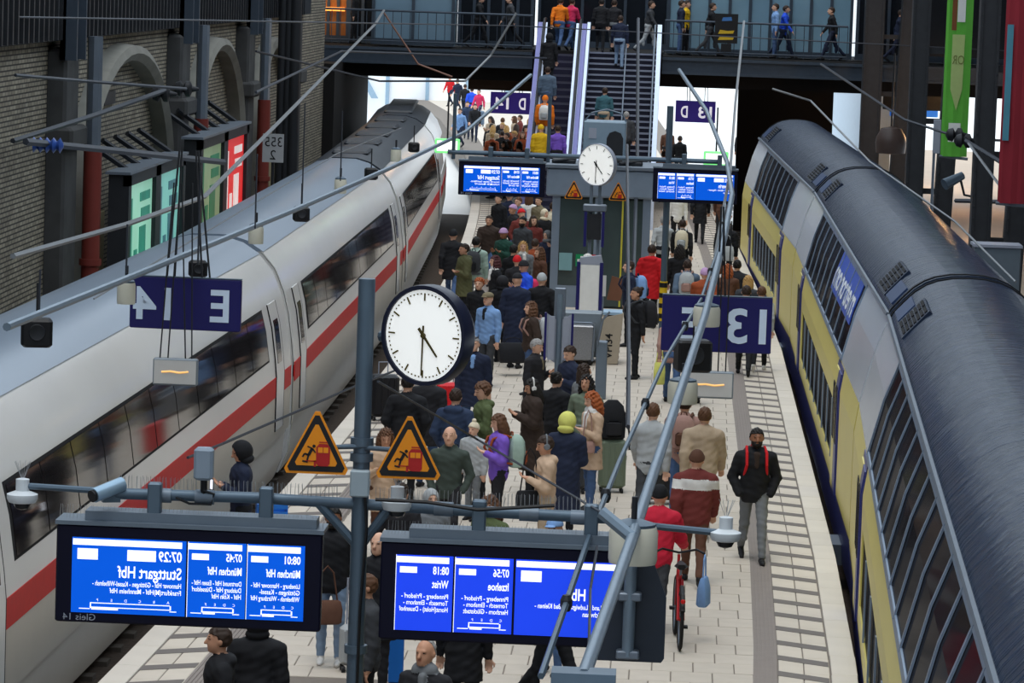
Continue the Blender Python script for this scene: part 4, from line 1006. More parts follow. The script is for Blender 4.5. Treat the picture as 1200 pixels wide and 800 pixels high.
def banner(px0, px1, y0, y1, Y, col, label, curve=True):
    a, b, c_, d = aty(px0, y0, Y), aty(px1, y0, Y), aty(px0, y1, Y), aty(px1, y1, Y)
    t = thing('banner', label, 'banner', ((a.x+b.x)/2, Y, c_.z)); W_ = b.x-a.x; zt = 8.2-c_.z
    pts = []; n = 10
    m_ = MB(); rings = []
    for k in range(n+1):
        u = k/n; bow = .08*math.sin(u*PI)+.02*math.sin(u*19)
        rings.append([(-W_/2+W_*u, -bow, 0), (-W_/2+W_*u, -bow, zt), (-W_/2+W_*u, -bow+.015, zt), (-W_/2+W_*u, -bow+.015, 0)])
    m_.loft(rings); m_.build('cloth', col, t, smooth=True)
    MB().tube((-W_/2-.03, 0, 0), (W_/2+.03, 0, -.05), .035).build('bottom_bar', m_zinc, t)
    return t, W_
t, W_ = banner(1109, 1140, 28, 183, 90, M('banner_green', (96, 178, 64), .7, var=.15, scale=2), 'green cloth banner hanging between the columns')
MB().prism([(-W_*.25, 1.6), (0, 1.1), (W_*.2, 1.6), (W_*.22, 2.9), (-W_*.25, 2.9)], -.10, -.095).build('printed_bottle', M('banner_pale', (170, 190, 120), .7), t)
l = MB(); put_text(l, 'OR', 0, 2.2, .22, -.105, align='C', width=.28); l.build('lettering', M('banner_brown', (110, 120, 60), .7), t)
MB().box(-W_*.25, W_*.2, -.1, -.095, .35, .8).build('white_patch', m_white, t)
MB().box(-W_*.1, W_*.2, -.1, -.095, 3.2, 4.4).build('white_patch', m_white, t)
MB().box(-W_*.3, -W_*.12, -.1, -.095, 3.0, 4.4).build('printed_hair', M('banner_rust', (120, 70, 40), .7), t)
t, W_ = banner(1178, 1215, 40, 238, 72, M('banner_red', (140, 36, 48), .7, var=.25, scale=1), 'dark red banner at the right frame edge')
MB().box(-W_*.45, -W_*.25, -.1, -.09, 1.2, 3.4).build('print', M('banner_teal', (80, 140, 160), .7, var=.3, scale=1.5), t)
# far right: dot-matrix board, blue sign, pale wall parts
p_ = aty(1062, 122, 130)
t = thing('dot_matrix_board', 'black board with orange letters and a blue strip beyond the columns', 'display', p_)
MB().rbox(-.8, 1.2, 0, .2, -.2, .75, .02).build('case', m_blk, t); l = MB(); put_text(l, '10:', .1, .1, .42, -.006, align='C', width=.75); l.build('lettering', M('dot_orange', (255, 170, 90), .5, emit=1.2), t)
MB().box(-.55, 1.1, -.01, .1, -.42, -.2).build('blue_strip', M('strip_blue', (40, 110, 210), .5, emit=.8), t)
p_ = aty(1044, 165, 108)
t = thing('domed_bin', 'dark domed fixture between the columns', 'fixture', p_)
MB().lathe([(.02, .42), (.28, .36), (.42, .12), (.45, -.05), (.42, -.35), (.1, -.38)], n=16).build('dome', M('fixture_brown', (70, 58, 54), .4), t, smooth=True)
MB().tube((0, 0, .35), (0, 0, 2.5), .03).build('rod', m_iron, t)
p_ = aty(1098, 160, 93)
t = thing('pole_box', 'narrow pale box on a thin pole before the middle column', 'box', p_)
MB().rbox(-.09, .09, 0, .1, -.42, .42, .01).build('box', m_lab, t); MB().tube((-.05, .05, -p_.z-1.12 if p_.x < 7.4 else -p_.z), (-.05, .05, -.4), .035).build('pole', m_zinc, t)
p_ = aty(1120, 212, 82)
t = thing('floodlight', 'dark tilted floodlight beside the right column', 'lamp', p_)
MB().tube((-.25, -.1, -.08), (.15, .1, .12), .13, .09, n=12).build('head', m_steelb, t, smooth=True); MB().path([(.1, .05, .05), (.2, .05, -.3), (.5, .05, -.35)], .03, 5).build('arm', m_iron, t)
p_ = aty(1165, 290, 70)
t = thing('trackside_cabinet', 'grey cabinet with pale lid behind the train roof at right', 'cabinet', p_)
MB().rbox(-.35, .5, 0, .8, -p_.z-(1.12 if p_.x < 7.4 else 0), .0, .02).build('body', M('cab_grey', (96, 108, 118), .5), t); MB().box(-.38, .53, -.03, .83, 0, .05).build('lid', m_lab, t)
# hanging things on the bridge
p_ = aty(851, 38, BY-.25)
t = thing('bridge_sign', 'black sign with blue and yellow writing on the footbridge railing', 'sign', p_)
MB().box(-.37, .37, 0, .04, -.35, .6).build('board', m_blk, t); l = MB()
for k in range(2): l = MB(); l.prism([(-.26, -.05-.2*k), (.22, -.03-.2*k), (.26, .07-.2*k), (.05, .05-.2*k), (-.2, .08-.2*k)], -.008, -.002); l.build('lettering', M('sign_yellow', (190, 160, 40), .5), t)
l = MB(); l.prism([(-.16, .36), (.18, .38), (.15, .5), (-.12, .48)], -.008, -.002); l.build('lettering', M('sign_blue', (60, 110, 170), .5), t)
MB().box(-.15, .18, -.05, .05, -.62, -.36).build('lower_box', m_blk, t)
# ================================================================== people: continuous bodies from blended distance fields
def surface_nets(D, Lb, h, org):
    nx, ny, nz = D.shape; S = D < 0
    c = np.zeros((nx-1, ny-1, nz-1), np.int8)
    for i in (0, 1):
        for j in (0, 1):
            for k in (0, 1): c += S[i:nx-1+i, j:ny-1+j, k:nz-1+k]
    act = (c > 0) & (c < 8); idx = -np.ones(act.shape, np.int64); ii = np.argwhere(act); idx[act] = np.arange(len(ii))
    acc = np.zeros((len(ii), 3)); cnt = np.zeros(len(ii))
    cor = [(i, j, k) for i in (0, 1) for j in (0, 1) for k in (0, 1)]
    for a in cor:
        for ax in range(3):
            if a[ax]: continue
            b = list(a); b[ax] = 1
            da = D[ii[:, 0]+a[0], ii[:, 1]+a[1], ii[:, 2]+a[2]]; db = D[ii[:, 0]+b[0], ii[:, 1]+b[1], ii[:, 2]+b[2]]
            m = (da < 0) != (db < 0); t = np.where(m, da/(da-db+1e-12), 0)
            p = np.tile(np.array(a, float), (len(ii), 1)); p[:, ax] += t
            acc += p*m[:, None]; cnt += m
    V = (ii+acc/np.maximum(cnt, 1)[:, None])*h+np.array(org)
    lab = Lb[ii[:, 0], ii[:, 1], ii[:, 2]]
    F_ = []
    for ax in range(3):
        o1, o2 = [(1, 2), (2, 0), (0, 1)][ax]
        sl0 = [slice(None)]*3; sl1 = [slice(None)]*3; sl0[ax] = slice(0, -1); sl1[ax] = slice(1, None)
        A, B = S[tuple(sl0)], S[tuple(sl1)]
        E = np.argwhere(A != B)
        ok = (E[:, o1] > 0) & (E[:, o2] > 0) & (E[:, o1] < D.shape[o1]-1) & (E[:, o2] < D.shape[o2]-1); E = E[ok]
        def cell(d1, d2):
            q = E.copy(); q[:, o1] -= d1; q[:, o2] -= d2; return idx[q[:, 0], q[:, 1], q[:, 2]]
        q = np.stack([cell(1, 1), cell(0, 1), cell(0, 0), cell(1, 0)], 1)
        inside = A[E[:, 0], E[:, 1], E[:, 2]]
        q[~inside] = q[~inside][:, ::-1]; F_.append(q)
    return V, np.concatenate(F_), lab
class Field:
    def __init__(s, lo, hi, h):
        s.h = h; s.lo = np.array(lo, float); n = np.ceil((np.array(hi)-s.lo)/h).astype(int)+1
        s.n = n; s.D = np.full(n, 9.0); s.B = np.full(n, 9.0); s.L = np.zeros(n, np.int8)
        s.ax = [s.lo[i]+np.arange(n[i])*h for i in range(3)]
    def _sub(s, mn, mx):
        i0 = np.maximum(0, np.floor((mn-s.lo)/s.h).astype(int)); i1 = np.minimum(s.n, np.ceil((mx-s.lo)/s.h).astype(int)+1)
        if np.any(i1 <= i0): return None, None
        sl = tuple(slice(a, b) for a, b in zip(i0, i1))
        return sl, np.meshgrid(*[s.ax[k][sl[k]] for k in range(3)], indexing='ij')
    def put(s, sl, d, lab, k):
        A = s.D[sl]; hh = np.clip(.5+.5*(A-d)/k, 0, 1) if k > 0 else (A > d).astype(float)
        s.D[sl] = A*(1-hh)+d*hh-(k*hh*(1-hh) if k > 0 else 0)
        b = s.B[sl]; m = d < b; b[m] = d[m]; s.B[sl] = b; l_ = s.L[sl]; l_[m] = lab; s.L[sl] = l_
    def cap(s, a, b, r0, r1, lab, k=.02, ys=1.0, zmin=None):
        a, b = np.array(a, float), np.array(b, float); R = max(r0, r1)+.06
        sl, g = s._sub(np.minimum(a, b)-R, np.maximum(a, b)+R)
        if sl is None: return
        x, y, z = g[0], g[1], g[2]
        sc = np.array([1, 1/ys, 1]); A, B = a*sc, b*sc; ab = B-A; q = float(ab@ab)+1e-9
        px, py, pz = x-A[0], y/ys-A[1], z-A[2]
        t = np.clip((px*ab[0]+py*ab[1]+pz*ab[2])/q, 0, 1)
        d = np.sqrt((px-t*ab[0])**2+(py-t*ab[1])**2+(pz-t*ab[2])**2)-(r0+(r1-r0)*t)
        d = d*min(1, ys)
        if zmin is not None: d = np.maximum(d, zmin-z)
        s.put(sl, d, lab, k)
    def ell(s, c, r, lab, k=.015, R=None, bias=0.0):
        c, r = np.array(c, float), np.array(r, float); m = r.max()+.05
        sl, g = s._sub(c-m, c+m)
        if sl is None: return
        P = np.stack([g[0]-c[0], g[1]-c[1], g[2]-c[2]])
        if R is not None: P = np.einsum('ji,jabc->iabc', R, P)
        q = np.sqrt((P[0]/r[0])**2+(P[1]/r[1])**2+(P[2]/r[2])**2)
        d = (q-1)*r.min()
        if bias:                        # colour-only patch: wins the label without growing the surface
            b = s.B[sl]; m_ = d < 0; l_ = s.L[sl]; l_[m_] = lab; s.L[sl] = l_; b[m_] = -1; s.B[sl] = b; return
        s.put(sl, d, lab, k)
def rotm(yaw, pitch=0.0):
    return np.array((Matrix.Rotation(yaw, 3, 'Z') @ Matrix.Rotation(pitch, 3, 'X')))
def unit(v): v = np.array(v, float); return v/np.linalg.norm(v)
ARM = {'down': ((.14, .03, -1), (.04, -.16, -1)), 'phone': ((.12, -.12, -1), (-.42, -.80, .42)), 'call': ((.25, -.25, -.9), (-.15, -.35, 1)), 'pocket': ((.30, .16, -1), (-.28, -.42, -.8)),
       'cross': ((.16, -.2, -1), (-.95, -.42, .12)), 'fwd': ((.12, .42, -1), (.02, .05, -1)), 'back': ((.12, -.38, -1), (.0, -.62, -.8)), 'push': ((.20, -.45, -.9), (.05, -.85, -.45)), 'hold': ((.16, .12, -1), (.04, .05, -1)), 'strap': ((.18, -.1, -1), (-.35, -.45, .85))}
BODY = {}
def body_mesh(arms=('down', 'down'), legs=(0, 0, 0, 0), coat=0, bulk=0.0, hy=0.0, hp=0.0, lean=0.0, scarf=0, open_=0, hood=0, child=0, skirt=0, yoke=0):
    key = (arms, legs, coat, bulk, hy, hp, lean, scarf, open_, hood, child, skirt, yoke)
    if key in BODY: return BODY[key]
    f = Field((-.52, -.62, -.02), (.52, .50, 1.84), .0115)
    hipz = .93; ank = []
    for s, a, b in ((1, legs[0], legs[1]), (-1, legs[2], legs[3])):
        a, b = math.radians(a), math.radians(b)
        hip = np.array((s*.088, 0, hipz)); kn = hip+.44*np.array((s*.01, -math.sin(a), -math.cos(a))); an = kn+.425*np.array((s*.01, -math.sin(a-b), -math.cos(a-b))); ank.append([hip, kn, an, a-b])
    dz = .075-min(q[2][2] for q in ank); Z = np.array((0, 0, dz))
    for hip, kn, an, sh in ank:
        hip, kn, an = hip+Z, kn+Z, an+Z
        f.cap(hip, kn, .088, .062, 2, .03); f.cap(kn, an+np.array((0, .0, .03)), .060, .046, 2, .02); f.cap(kn+np.array((0, .025, -.08)), kn+np.array((0, .02, -.2)), .052, .046, 2, .02)
        tp = max(0., -sh)*.8
        c, s_ = math.cos(tp), math.sin(tp)
        q = lambda y, z: an+np.array((0, y*c+z*s_, y*s_+z*c)) if tp else an+np.array((0, y, z))
        f.cap(q(.045, -.035), q(-.08, -.04), .040, .036, 3, .01); f.cap(q(-.08, -.045), q(-.15, -.05), .036, .026, 3, .01)
    lv = np.array((0, -math.sin(lean), math.cos(lean)))
    T = lambda x, y, z: np.array((x, y, 0))+np.array((0, 0, .93+dz))+lv*(z-.93)
    f.ell(T(0, .015, .94), (.165, .125, .11), 2, .03)
    tb = bulk+.006
    hem = .80
    f.cap(T(0, .005, .90), T(0, .0, 1.10), .150+tb, .148+tb, 1, .02, .76, zmin=(hem if coat == 0 else 0)+dz)
    f.cap(T(0, .0, 1.10), T(0, -.005, 1.32), .148+tb, .172+tb, 1, .03, .72)
    f.cap(T(-.125, .01, 1.375), T(.125, .01, 1.375), .078+tb*.6, .078+tb*.6, 1, .04)
    f.cap(T(-.06, .01, 1.43), T(.06, .01, 1.43), .058, .058, 1, .03)
    if coat:
        zb = {1: .62, 2: .38}[coat]
        f.cap(T(0, .01, 1.02), np.array((0, .01, zb-.1+dz)), .158+tb, .195+tb*.8, 1, .02, .80, zmin=zb+dz)
    if skirt: f.cap(T(0, .01, .95), np.array((0, .01, .3+dz)), .16, .21, 2, .02, .85, zmin=.42+dz)
    for s, nm in ((1, arms[0]), (-1, arms[1])):
        u, fo = ARM[nm]; u = unit((s*u[0], u[1], u[2])); fo = unit((s*fo[0], fo[1], fo[2]))
        sh = T(s*.185, .01, 1.385); el_ = sh+u*.285; wr = el_+fo*.235
        f.cap(sh, el_, .062+tb*.7, .052+tb*.7, 1, .025); f.cap(el_, wr, .051+tb*.7, .038+tb*.5, 1, .02)
        if nm == 'pocket': continue
        # palm, four fingers and a thumb
        side = unit(np.cross(fo, (0, 0, 1)) if abs(fo[2]) < .8 else np.cross(fo, (1, 0, 0))); nrm = np.cross(side, fo)
        if abs(fo[2]) > .8: side, nrm = nrm, side
        pc = wr+fo*.05
        f.cap(wr+fo*.005, wr+fo*.035, .027, .03, 0, .01); f.cap(pc-side*.02, pc+side*.02, .021, .021, 0, .012); f.cap(pc-side*.024+fo*.03, pc+side*.024+fo*.03, .016, .016, 0, .012)
        curl = nrm*(1 if nm in ('phone', 'strap', 'cross') else -1)*.35
        for i, ln in enumerate((.066, .076, .072, .055)):
            b0 = pc+fo*.04+side*(-.030+.020*i); b1 = b0+unit(fo+curl*.6)*ln*.55; b2 = b1+unit(fo+curl*2.2)*ln*.5
            f.cap(b0, b1, .0105, .0100, 0, .004); f.cap(b1, b2, .0100, .0090, 0, .004)
        th = pc-side*.028; t1 = th+unit(fo*.7-side*.8)*.035; f.cap(th, t1, .013, .012, 0, .006); f.cap(t1, t1+unit(fo+curl)*.03, .0115, .010, 0, .005)
    if yoke: f.ell(T(0, .0, 1.33), (.42, .3, .075), 4, 0, bias=1)
    nk = T(0, .015, 1.44); nt_ = T(0, -.005, 1.545); f.cap(nk, nt_, .056, .052, 0, .02)
    f.cap(T(-.035, .014, 1.462), T(.035, .014, 1.462), .066, .066, 1, .008)
    if open_: f.cap(T(0, -.10-tb*.6, 1.43), T(0, -.125-tb*.6, 1.27), .036, .020, 4, .008)
    if scarf: f.cap(T(-.04, -.015, 1.475), T(.04, -.015, 1.475), .080, .080, 4, .01); 
    if scarf: f.cap(T(.03, -.11-tb, 1.44), T(.04, -.135-tb, 1.25), .035, .03, 4, .01)
    if hood: f.cap(T(-.07, .075, 1.45), T(.07, .075, 1.45), .065, .065, 1, .02)
    R = rotm(hy, hp); hc = T(0, -.018, 1.635); HS = 1.0
    hd = lambda v: hc+R@(np.array(v)*HS)
    f.ell(hd((0, .008, .015)), (.077, .097, .105), 0, .012, R); f.ell(hd((0, -.028, -.052)), (.060, .066, .062), 0, .03, R); f.ell(hd((0, -.06, -.092)), (.032, .026, .022), 0, .02, R)
    f.cap(hd((0, -.088, .018)), hd((0, -.112, -.026)), .010, .0155, 0, .010); f.cap(hd((-.035, -.082, .028)), hd((.035, -.082, .028)), .012, .012, 0, .012)
    for s in (-1, 1):
        f.ell(hd((s*.079, .012, -.008)), (.013, .022, .033), 0, .006, R); f.ell(hd((s*.031, -.080, .004)), (.0125, .022, .0065), 5, 0, R, bias=1)
        f.ell(hd((s*.032, -.088, .031)), (.018, .018, .0045), 6, 0, R, bias=1)
    f.ell(hd((0, -.092, -.060)), (.025, .024, .0085), 7, 0, R, bias=1)
    gx, gy, gz = np.meshgrid(*f.ax, indexing='ij')
    fold = .0035*np.sin(gz*34+gx*22+np.sin(gy*18)*2)*np.sin(gx*27-gz*11+gy*20)+.002*np.sin(gz*70+gx*30+gy*45)
    f.D += np.where((f.L == 1) | (f.L == 2), fold, 0)
    V, Q, lb = surface_nets(f.D, f.L, f.h, f.lo)
    fl = np.minimum.reduce([np.where(lb[Q[:, i]] == 0, 0, lb[Q[:, i]]) for i in range(4)])
    fl = lb[Q[:, 0]]
    me = bpy.data.meshes.new('body'); me.from_pydata(V.tolist(), [], Q.tolist())
    for k in range(8): me.materials.append(m_blk)
    me.polygons.foreach_set('material_index', fl.astype(int).tolist()); me.polygons.foreach_set('use_smooth', [True]*len(Q)); me.update()
    info = (tuple(hc), hy, hp); BODY[key] = (me, info); return BODY[key]
HAIR = {}
def hair_mesh(kind):
    if kind in HAIR: return HAIR[kind]
    h = .0085; lo = np.array((-.20, -.24, -.42)); hi = np.array((.20, .26, .26))
    ax = [np.arange(lo[i], hi[i], h) for i in range(3)]; x, y, z = np.meshgrid(*ax, indexing='ij')
    E = lambda c, r: (np.sqrt(((x-c[0])/r[0])**2+((y-c[1])/r[1])**2+((z-c[2])/r[2])**2)-1)*min(r)
    n1 = .004*np.sin(x*95+y*60)*np.sin(z*80+y*40)+.003*np.sin(x*160+z*120)
    cap = E((0, .012, .022), (.088, .106, .112))+n1
    front = np.minimum(.062-z-.25*(y+.08), -.008-y-.15*z)     # keep the crown and everything behind the ears
    ears = np.where((np.abs(x) > .06), .0, 0)
    short = np.maximum(cap, -(z+.055+0*y)); short = np.maximum(short, front)
    if kind == 'short': d = short
    elif kind == 'receding': d = np.maximum(np.maximum(cap+.004, -(z+.06)), -(y*1.1+z*.5-.045))
    elif kind == 'bald': d = np.maximum(np.maximum(cap+.010, -(z+.06)), np.maximum(z-.03, -(y-.02)))
    elif kind in ('long', 'wavy'):
        w = 1.0 if kind == 'long' else 1.18
        back = E((0, .055, -.10), (.098*w, .070*w, .20)); sidel = np.minimum(E((.078, .0, -.09), (.036*w, .058, .16)), E((-.078, .0, -.09), (.036*w, .058, .16)))
        d = np.minimum(short, np.minimum(back, sidel))+ (n1*1.6 if kind == 'wavy' else n1*.5)
        d = np.maximum(d, -E((0, -.09, -.03), (.062, .09, .09)))
    elif kind == 'bun': d = np.minimum(short, E((0, .10, .095), (.045, .045, .04)))
    elif kind == 'pony': d = np.minimum(short, E((0, .13, -.06), (.028, .035, .12)))
    elif kind == 'curly': d = np.minimum(short, np.maximum(E((0, .018, .026), (.098, .114, .114))+n1*2.2, front))
    elif kind == 'beanie':
        d = np.maximum(E((0, .008, .028), (.092, .112, .118)), -(z+y*.35-.028)); d = np.minimum(d, np.maximum(np.abs(z+y*.35-.04)-.022, E((0, .008, .028), (.097, .117, .125))))
    elif kind == 'bobble':
        d = np.maximum(E((0, .008, .028), (.094, .114, .12)), -(z+y*.35-.025)); d = np.minimum(d, E((0, .01, .165), (.04, .04, .04)))
    elif kind == 'flatcap': d = np.minimum(np.maximum(E((0, -.005, .062), (.094, .118, .068)), -(z-.035)), E((0, -.112, .046), (.062, .05, .013)))
    elif kind == 'ballcap': d = np.minimum(np.maximum(E((0, .005, .04), (.090, .110, .098)), -(z-.035)), E((0, -.13, .042), (.06, .06, .012)))
    elif kind == 'hood':
        d = E((0, .02, .005), (.118, .130, .140)); d = np.minimum(d, E((0, .035, -.115), (.108, .095, .06))); d = np.maximum(d, -E((0, -.10, -.005), (.082, .13, .108)))
    elif kind == 'scarfhead':
        d = E((0, .012, .01), (.096, .114, .124)); d = np.minimum(d, E((0, .01, -.13), (.115, .11, .07))); d = np.maximum(d, -E((0, -.095, -.012), (.058, .075, .078)))
    elif kind == 'beard':
        d = np.maximum(E((0, -.025, -.062), (.069, .078, .072))+n1*.6, -(-z-.032-.25*np.abs(x)*0)); d = np.maximum(d, y-.025); d = np.maximum(d, -E((0, -.115, -.058), (.022, .05, .009)))
    else: d = short
    L = np.zeros(d.shape, np.int8); V, Q, lb = surface_nets(d, L, h, lo)
    me = bpy.data.meshes.new('hair_'+kind); me.from_pydata(V.tolist(), [], Q.tolist()); me.materials.append(m_blk)
    me.polygons.foreach_set('use_smooth', [True]*len(Q)); me.update(); HAIR[kind] = me; return me
CLR = dict(dkgrn=(62, 72, 66), blk=(26, 27, 31), blk2=(36, 36, 40), nvy=(30, 38, 60), nvy2=(44, 58, 84), olv=(92, 92, 62), dgr=(28, 66, 56), grn=(84, 96, 62), gry=(112, 116, 120), lgr=(168, 172, 174), wht=(222, 220, 216), beige=(196, 168, 142), tan=(178, 158, 134),
           brn=(92, 62, 48), rust=(150, 72, 40), red=(206, 30, 38), crim=(196, 34, 58), pink=(206, 50, 92), purple=(120, 86, 190), blue=(40, 84, 216), lblue=(120, 156, 204), jean=(66, 90, 128), ljean=(128, 150, 176), mint=(156, 178, 166), org=(236, 124, 30), yel=(214, 172, 30), teal=(60, 100, 110),
           dkbr=(56, 44, 38), khaki=(122, 112, 88), maroon=(110, 48, 44), char=(60, 62, 66), sage=(110, 122, 104), pinkbr=(160, 126, 116), lime=(206, 206, 110), lilac=(186, 150, 190), cream=(216, 204, 178), bgrey=(90, 108, 128))
SKIN = dict(a=(214, 168, 142), b=(196, 146, 118), c=(150, 102, 76), d=(104, 70, 52))
HC = dict(k=(28, 24, 22), d=(52, 38, 30), b=(92, 62, 42), l=(178, 140, 84), r=(158, 82, 40), g=(150, 148, 146), w=(206, 204, 200), m=(70, 30, 32))
def cm(c): return M('cloth_'+c, CLR[c], .85, var=.16, scale=14, bump=.25)
def sm(c): return M('skin_'+c, SKIN[c], .55, var=.05)
def hm(c): return M('hair_'+c, HC[c] if c in HC else CLR[c], .6, var=.25, scale=30)
POSE = dict(
    st=dict(legs=(3, 2, -3, 2)), st2=dict(arms=('pocket', 'pocket'), legs=(5, 6, -4, 2)), ph=dict(arms=('phone', 'phone'), legs=(4, 3, -3, 2), hp=.35), ph1=dict(arms=('phone', 'down'), legs=(4, 3, -3, 2), hp=.3), call=dict(arms=('call', 'down'), legs=(4, 3, -3, 2)),
    cr=dict(arms=('cross', 'cross'), legs=(4, 3, -3, 2)), wk=dict(arms=('fwd', 'back'), legs=(24, 8, -18, 22), lean=.06), wk2=dict(arms=('back', 'fwd'), legs=(-18, 24, 24, 8), lean=.06), wkp=dict(arms=('pocket', 'pocket'), legs=(20, 6, -15, 20), lean=.04),
    pu=dict(arms=('push', 'push'), legs=(22, 8, -18, 22), lean=.14), ho=dict(arms=('hold', 'down'), legs=(4, 3, -3, 2)), sp=dict(arms=('strap', 'down'), legs=(4, 3, -3, 2)), up=dict(arms=('down', 'hold'), legs=(34, 50, -6, 4), lean=.12))
PEOPLE = {}
def person(x, y, z, face, pose, top, leg, hair, hcol, label, h=1.74, skin='a', shoe='blk', inner=None, beard=None, key=None, cat='person', group=None, slim=1.06, **kw):
    d = dict(POSE[pose]); d.update(kw)
    me, (hc, hy, hp) = body_mesh(**d)
    t = thing('person', label, cat, (x, y, z), math.radians(face), group)
    k = h/1.75; t.scale = (k*slim, k*slim, k)
    b = inst('body', me, t)
    ms = [sm(skin), cm(top), cm(leg), M('shoe_'+shoe, CLR[shoe], .6), cm(inner or 'wht'), m_eye, hm(beard or (hcol if hcol in HC else 'd')), M('lip_'+skin, tuple(int(v*.72) if i else int(v*.86) for i, v in enumerate(SKIN[skin])), .5)]
    for i, m_ in enumerate(ms): b.material_slots[i].link = 'OBJECT'; b.material_slots[i].material = m_
    def head_part(nm, kind, mt):
        o = inst(nm, hair_mesh(kind), t, hc); o.rotation_euler = (Matrix.Rotation(hy, 3, 'Z') @ Matrix.Rotation(hp, 3, 'X')).to_euler()
        o.material_slots[0].link = 'OBJECT'; o.material_slots[0].material = mt; return o
    hats = ('beanie', 'bobble', 'flatcap', 'ballcap', 'hood', 'scarfhead')
    if hair in hats: head_part({'scarfhead': 'headscarf', 'hood': 'hood'}.get(hair, 'hat'), hair, cm(hcol) if hcol in CLR else hm(hcol))
    elif hair: head_part('hair', hair, hm(hcol))
    if beard: head_part('beard', 'beard', hm(beard))
    if key: PEOPLE[key] = (t, hc, k)
    return t
m_eye = M('eye_dark', (36, 28, 26), .3)
def at_head(px, py, h=1.74, z=0.0): return atz(px, py, z+h*.995)
def PP(px, py, face, pose, top, leg, hair, hcol, label, h=1.74, **kw):
    p = at_head(px, py, h); return person(p.x, p.y, 0, face, pose, top, leg, hair, hcol, label, h, **kw)
# worn and carried things (each a thing of its own)
def backpack(key, c1, c2, label, s=1.0, front=False):
    t0, hc, k = PEOPLE[key]; rz = t0.rotation_euler.z
    off = Matrix.Rotation(rz, 3, 'Z') @ Vector((0, .19*(1 if not front else -1.15), 0))
    t = thing('backpack', label, 'backpack', (t0.location.x+off.x*k, t0.location.y+off.y*k, t0.location.z+1.02*k), rz+(PI if front else 0)); t.scale = (k*s*1.06, k*s*1.2, k*s)
    b = MB(); b.loft([[(x*w_, y*d_+.05, z) for x, y in ((-1, -.7), (-.7, -1), (.7, -1), (1, -.7), (1, .6), (.6, 1), (-.6, 1), (-1, .6))] for z, w_, d_ in ((-.02, .10, .06), (.0, .14, .09), (.2, .155, .105), (.36, .14, .09), (.43, .09, .06), (.45, .04, .03))])
    b.build('bag', cm(c1), t, smooth=True)
    p = MB(); p.rbox(-.10, .10, .12, .185, .03, .22, .03); p.build('front_pocket', cm(c2), t)
    for q in (-1, 1): MB().path([(q*.09, -.03, .42), (q*.11, -.13, .46), (q*.12, -.27, .40), (q*.12, -.31, .25), (q*.14, -.20, .08), (q*.13, -.02, .04)], .018, 6).build('strap', cm(c2), t, smooth=True)
    MB().path([(-.04, .0, .44), (-.03, .0, .49), (.03, .0, .49), (.04, .0, .44)], .010, 5).build('grab_loop', cm(c2), t)
    return t
def suitcase(x, y, rz, col, label, h=.62, handle=.38, w_=.21, d_=.13):
    t = thing('suitcase', label, 'suitcase', (x, y, 0), rz)
    m_ = M('case_'+str(col), CLR[col], .4, var=.1)
    MB().rbox(-w_, w_, -d_, d_, .07, h, .045).build('shell', m_, t, smooth=True)
    for k in range(4): MB().rbox(-w_*.8+k*w_*.46, -w_*.8+k*w_*.46+.03, -d_-.012, d_+.012, .12, h-.05, .008).build('rib', m_, t)
    for sx in (-1, 1):
        for sy in (-1, 1): MB().lathe([(.01, -.02), (.035, -.02), (.035, .02), (.01, .02)], (sx*w_*.75, sy*d_*.7, .036), 12, axis='x').build('wheel', m_blk, t)
    if handle: MB().path([(-.08, d_*.7, h-.02), (-.08, d_*.7, h+handle), (.08, d_*.7, h+handle), (.08, d_*.7, h-.02)], .011, 6).build('pull_handle', m_lab, t)
    return t
def bag(x, y, z, rz, col, label, w_=.17, h=.26, d_=.07, strap=.25, name='shoulder_bag'):
    t = thing(name, label, 'bag', (x, y, z), rz)
    b = MB(); b.loft([[(px_*w_*a, py_*d_*b_, zz*h) for px_, py_ in ((-1, -.6), (-.7, -1), (.7, -1), (1, -.6), (1, .6), (.7, 1), (-.7, 1), (-1, .6))] for zz, a, b_ in ((0, .8, .7), (.08, .95, 1), (.6, 1, .9), (.95, .9, .5), (1, .8, .3))]); b.build('bag', cm(col), t, smooth=True)
    MB().path([(-w_*.7, 0, h*.95), (-w_*.4, 0, h+strap*.8), (0, 0, h+strap), (w_*.4, 0, h+strap*.8), (w_*.7, 0, h*.95)], .010, 5).build('handle', cm(col), t)
    return t
# ---------------- foreground, below and around the large displays
PP(259, 737, -80, 'st2', 'blk', 'blk', 'short', 'd', 'dark-haired man in black jacket below the left display, seen in profile', skin='b', bulk=.01, hood=1)
PP(303, 716, 175, 'st', 'blk', 'blk', 'hood', 'blk', 'person in black hooded coat with back turned below the left display', coat=1, bulk=.02)
PP(391, 596, 0, 'ho', 'blk', 'ljean', 'short', 'k', 'smiling man in black jacket and light jeans beside the grey pole', skin='c', beard='k', bulk=.02, shoe='wht', key='jeans')
PP(445, 626, -20, 'st2', 'blk', 'blk2', 'bald', 'g', 'bald man in black just right of the grey pole', skin='a', coat=1, bulk=.02)
PP(431, 676, -75, 'st', 'char', 'blk', 'short', 'b', 'man in dark jacket partly hidden by the grey pole', skin='b', bulk=.02)
PP(500, 752, -25, 'st', 'blk2', 'blk', 'receding', 'g', 'grey-haired man at the bottom edge below the right display', skin='b', inner='gry', scarf=1)
PP(547, 668, 170, 'st', 'blk', 'blk', 'short', 'k', 'person in black trousers standing behind the right display', coat=1)
PP(652, 642, 60, 'wkp', 'blk2', 'blk', 'beanie', 'blk', 'person with white shoes half hidden by the violet display', shoe='wht')
PP(470, 568, 160, 'st2', 'blk2', 'blk', 'short', 'd', 'dark-haired person behind the gantry beam under the right warning sign', h=1.7)
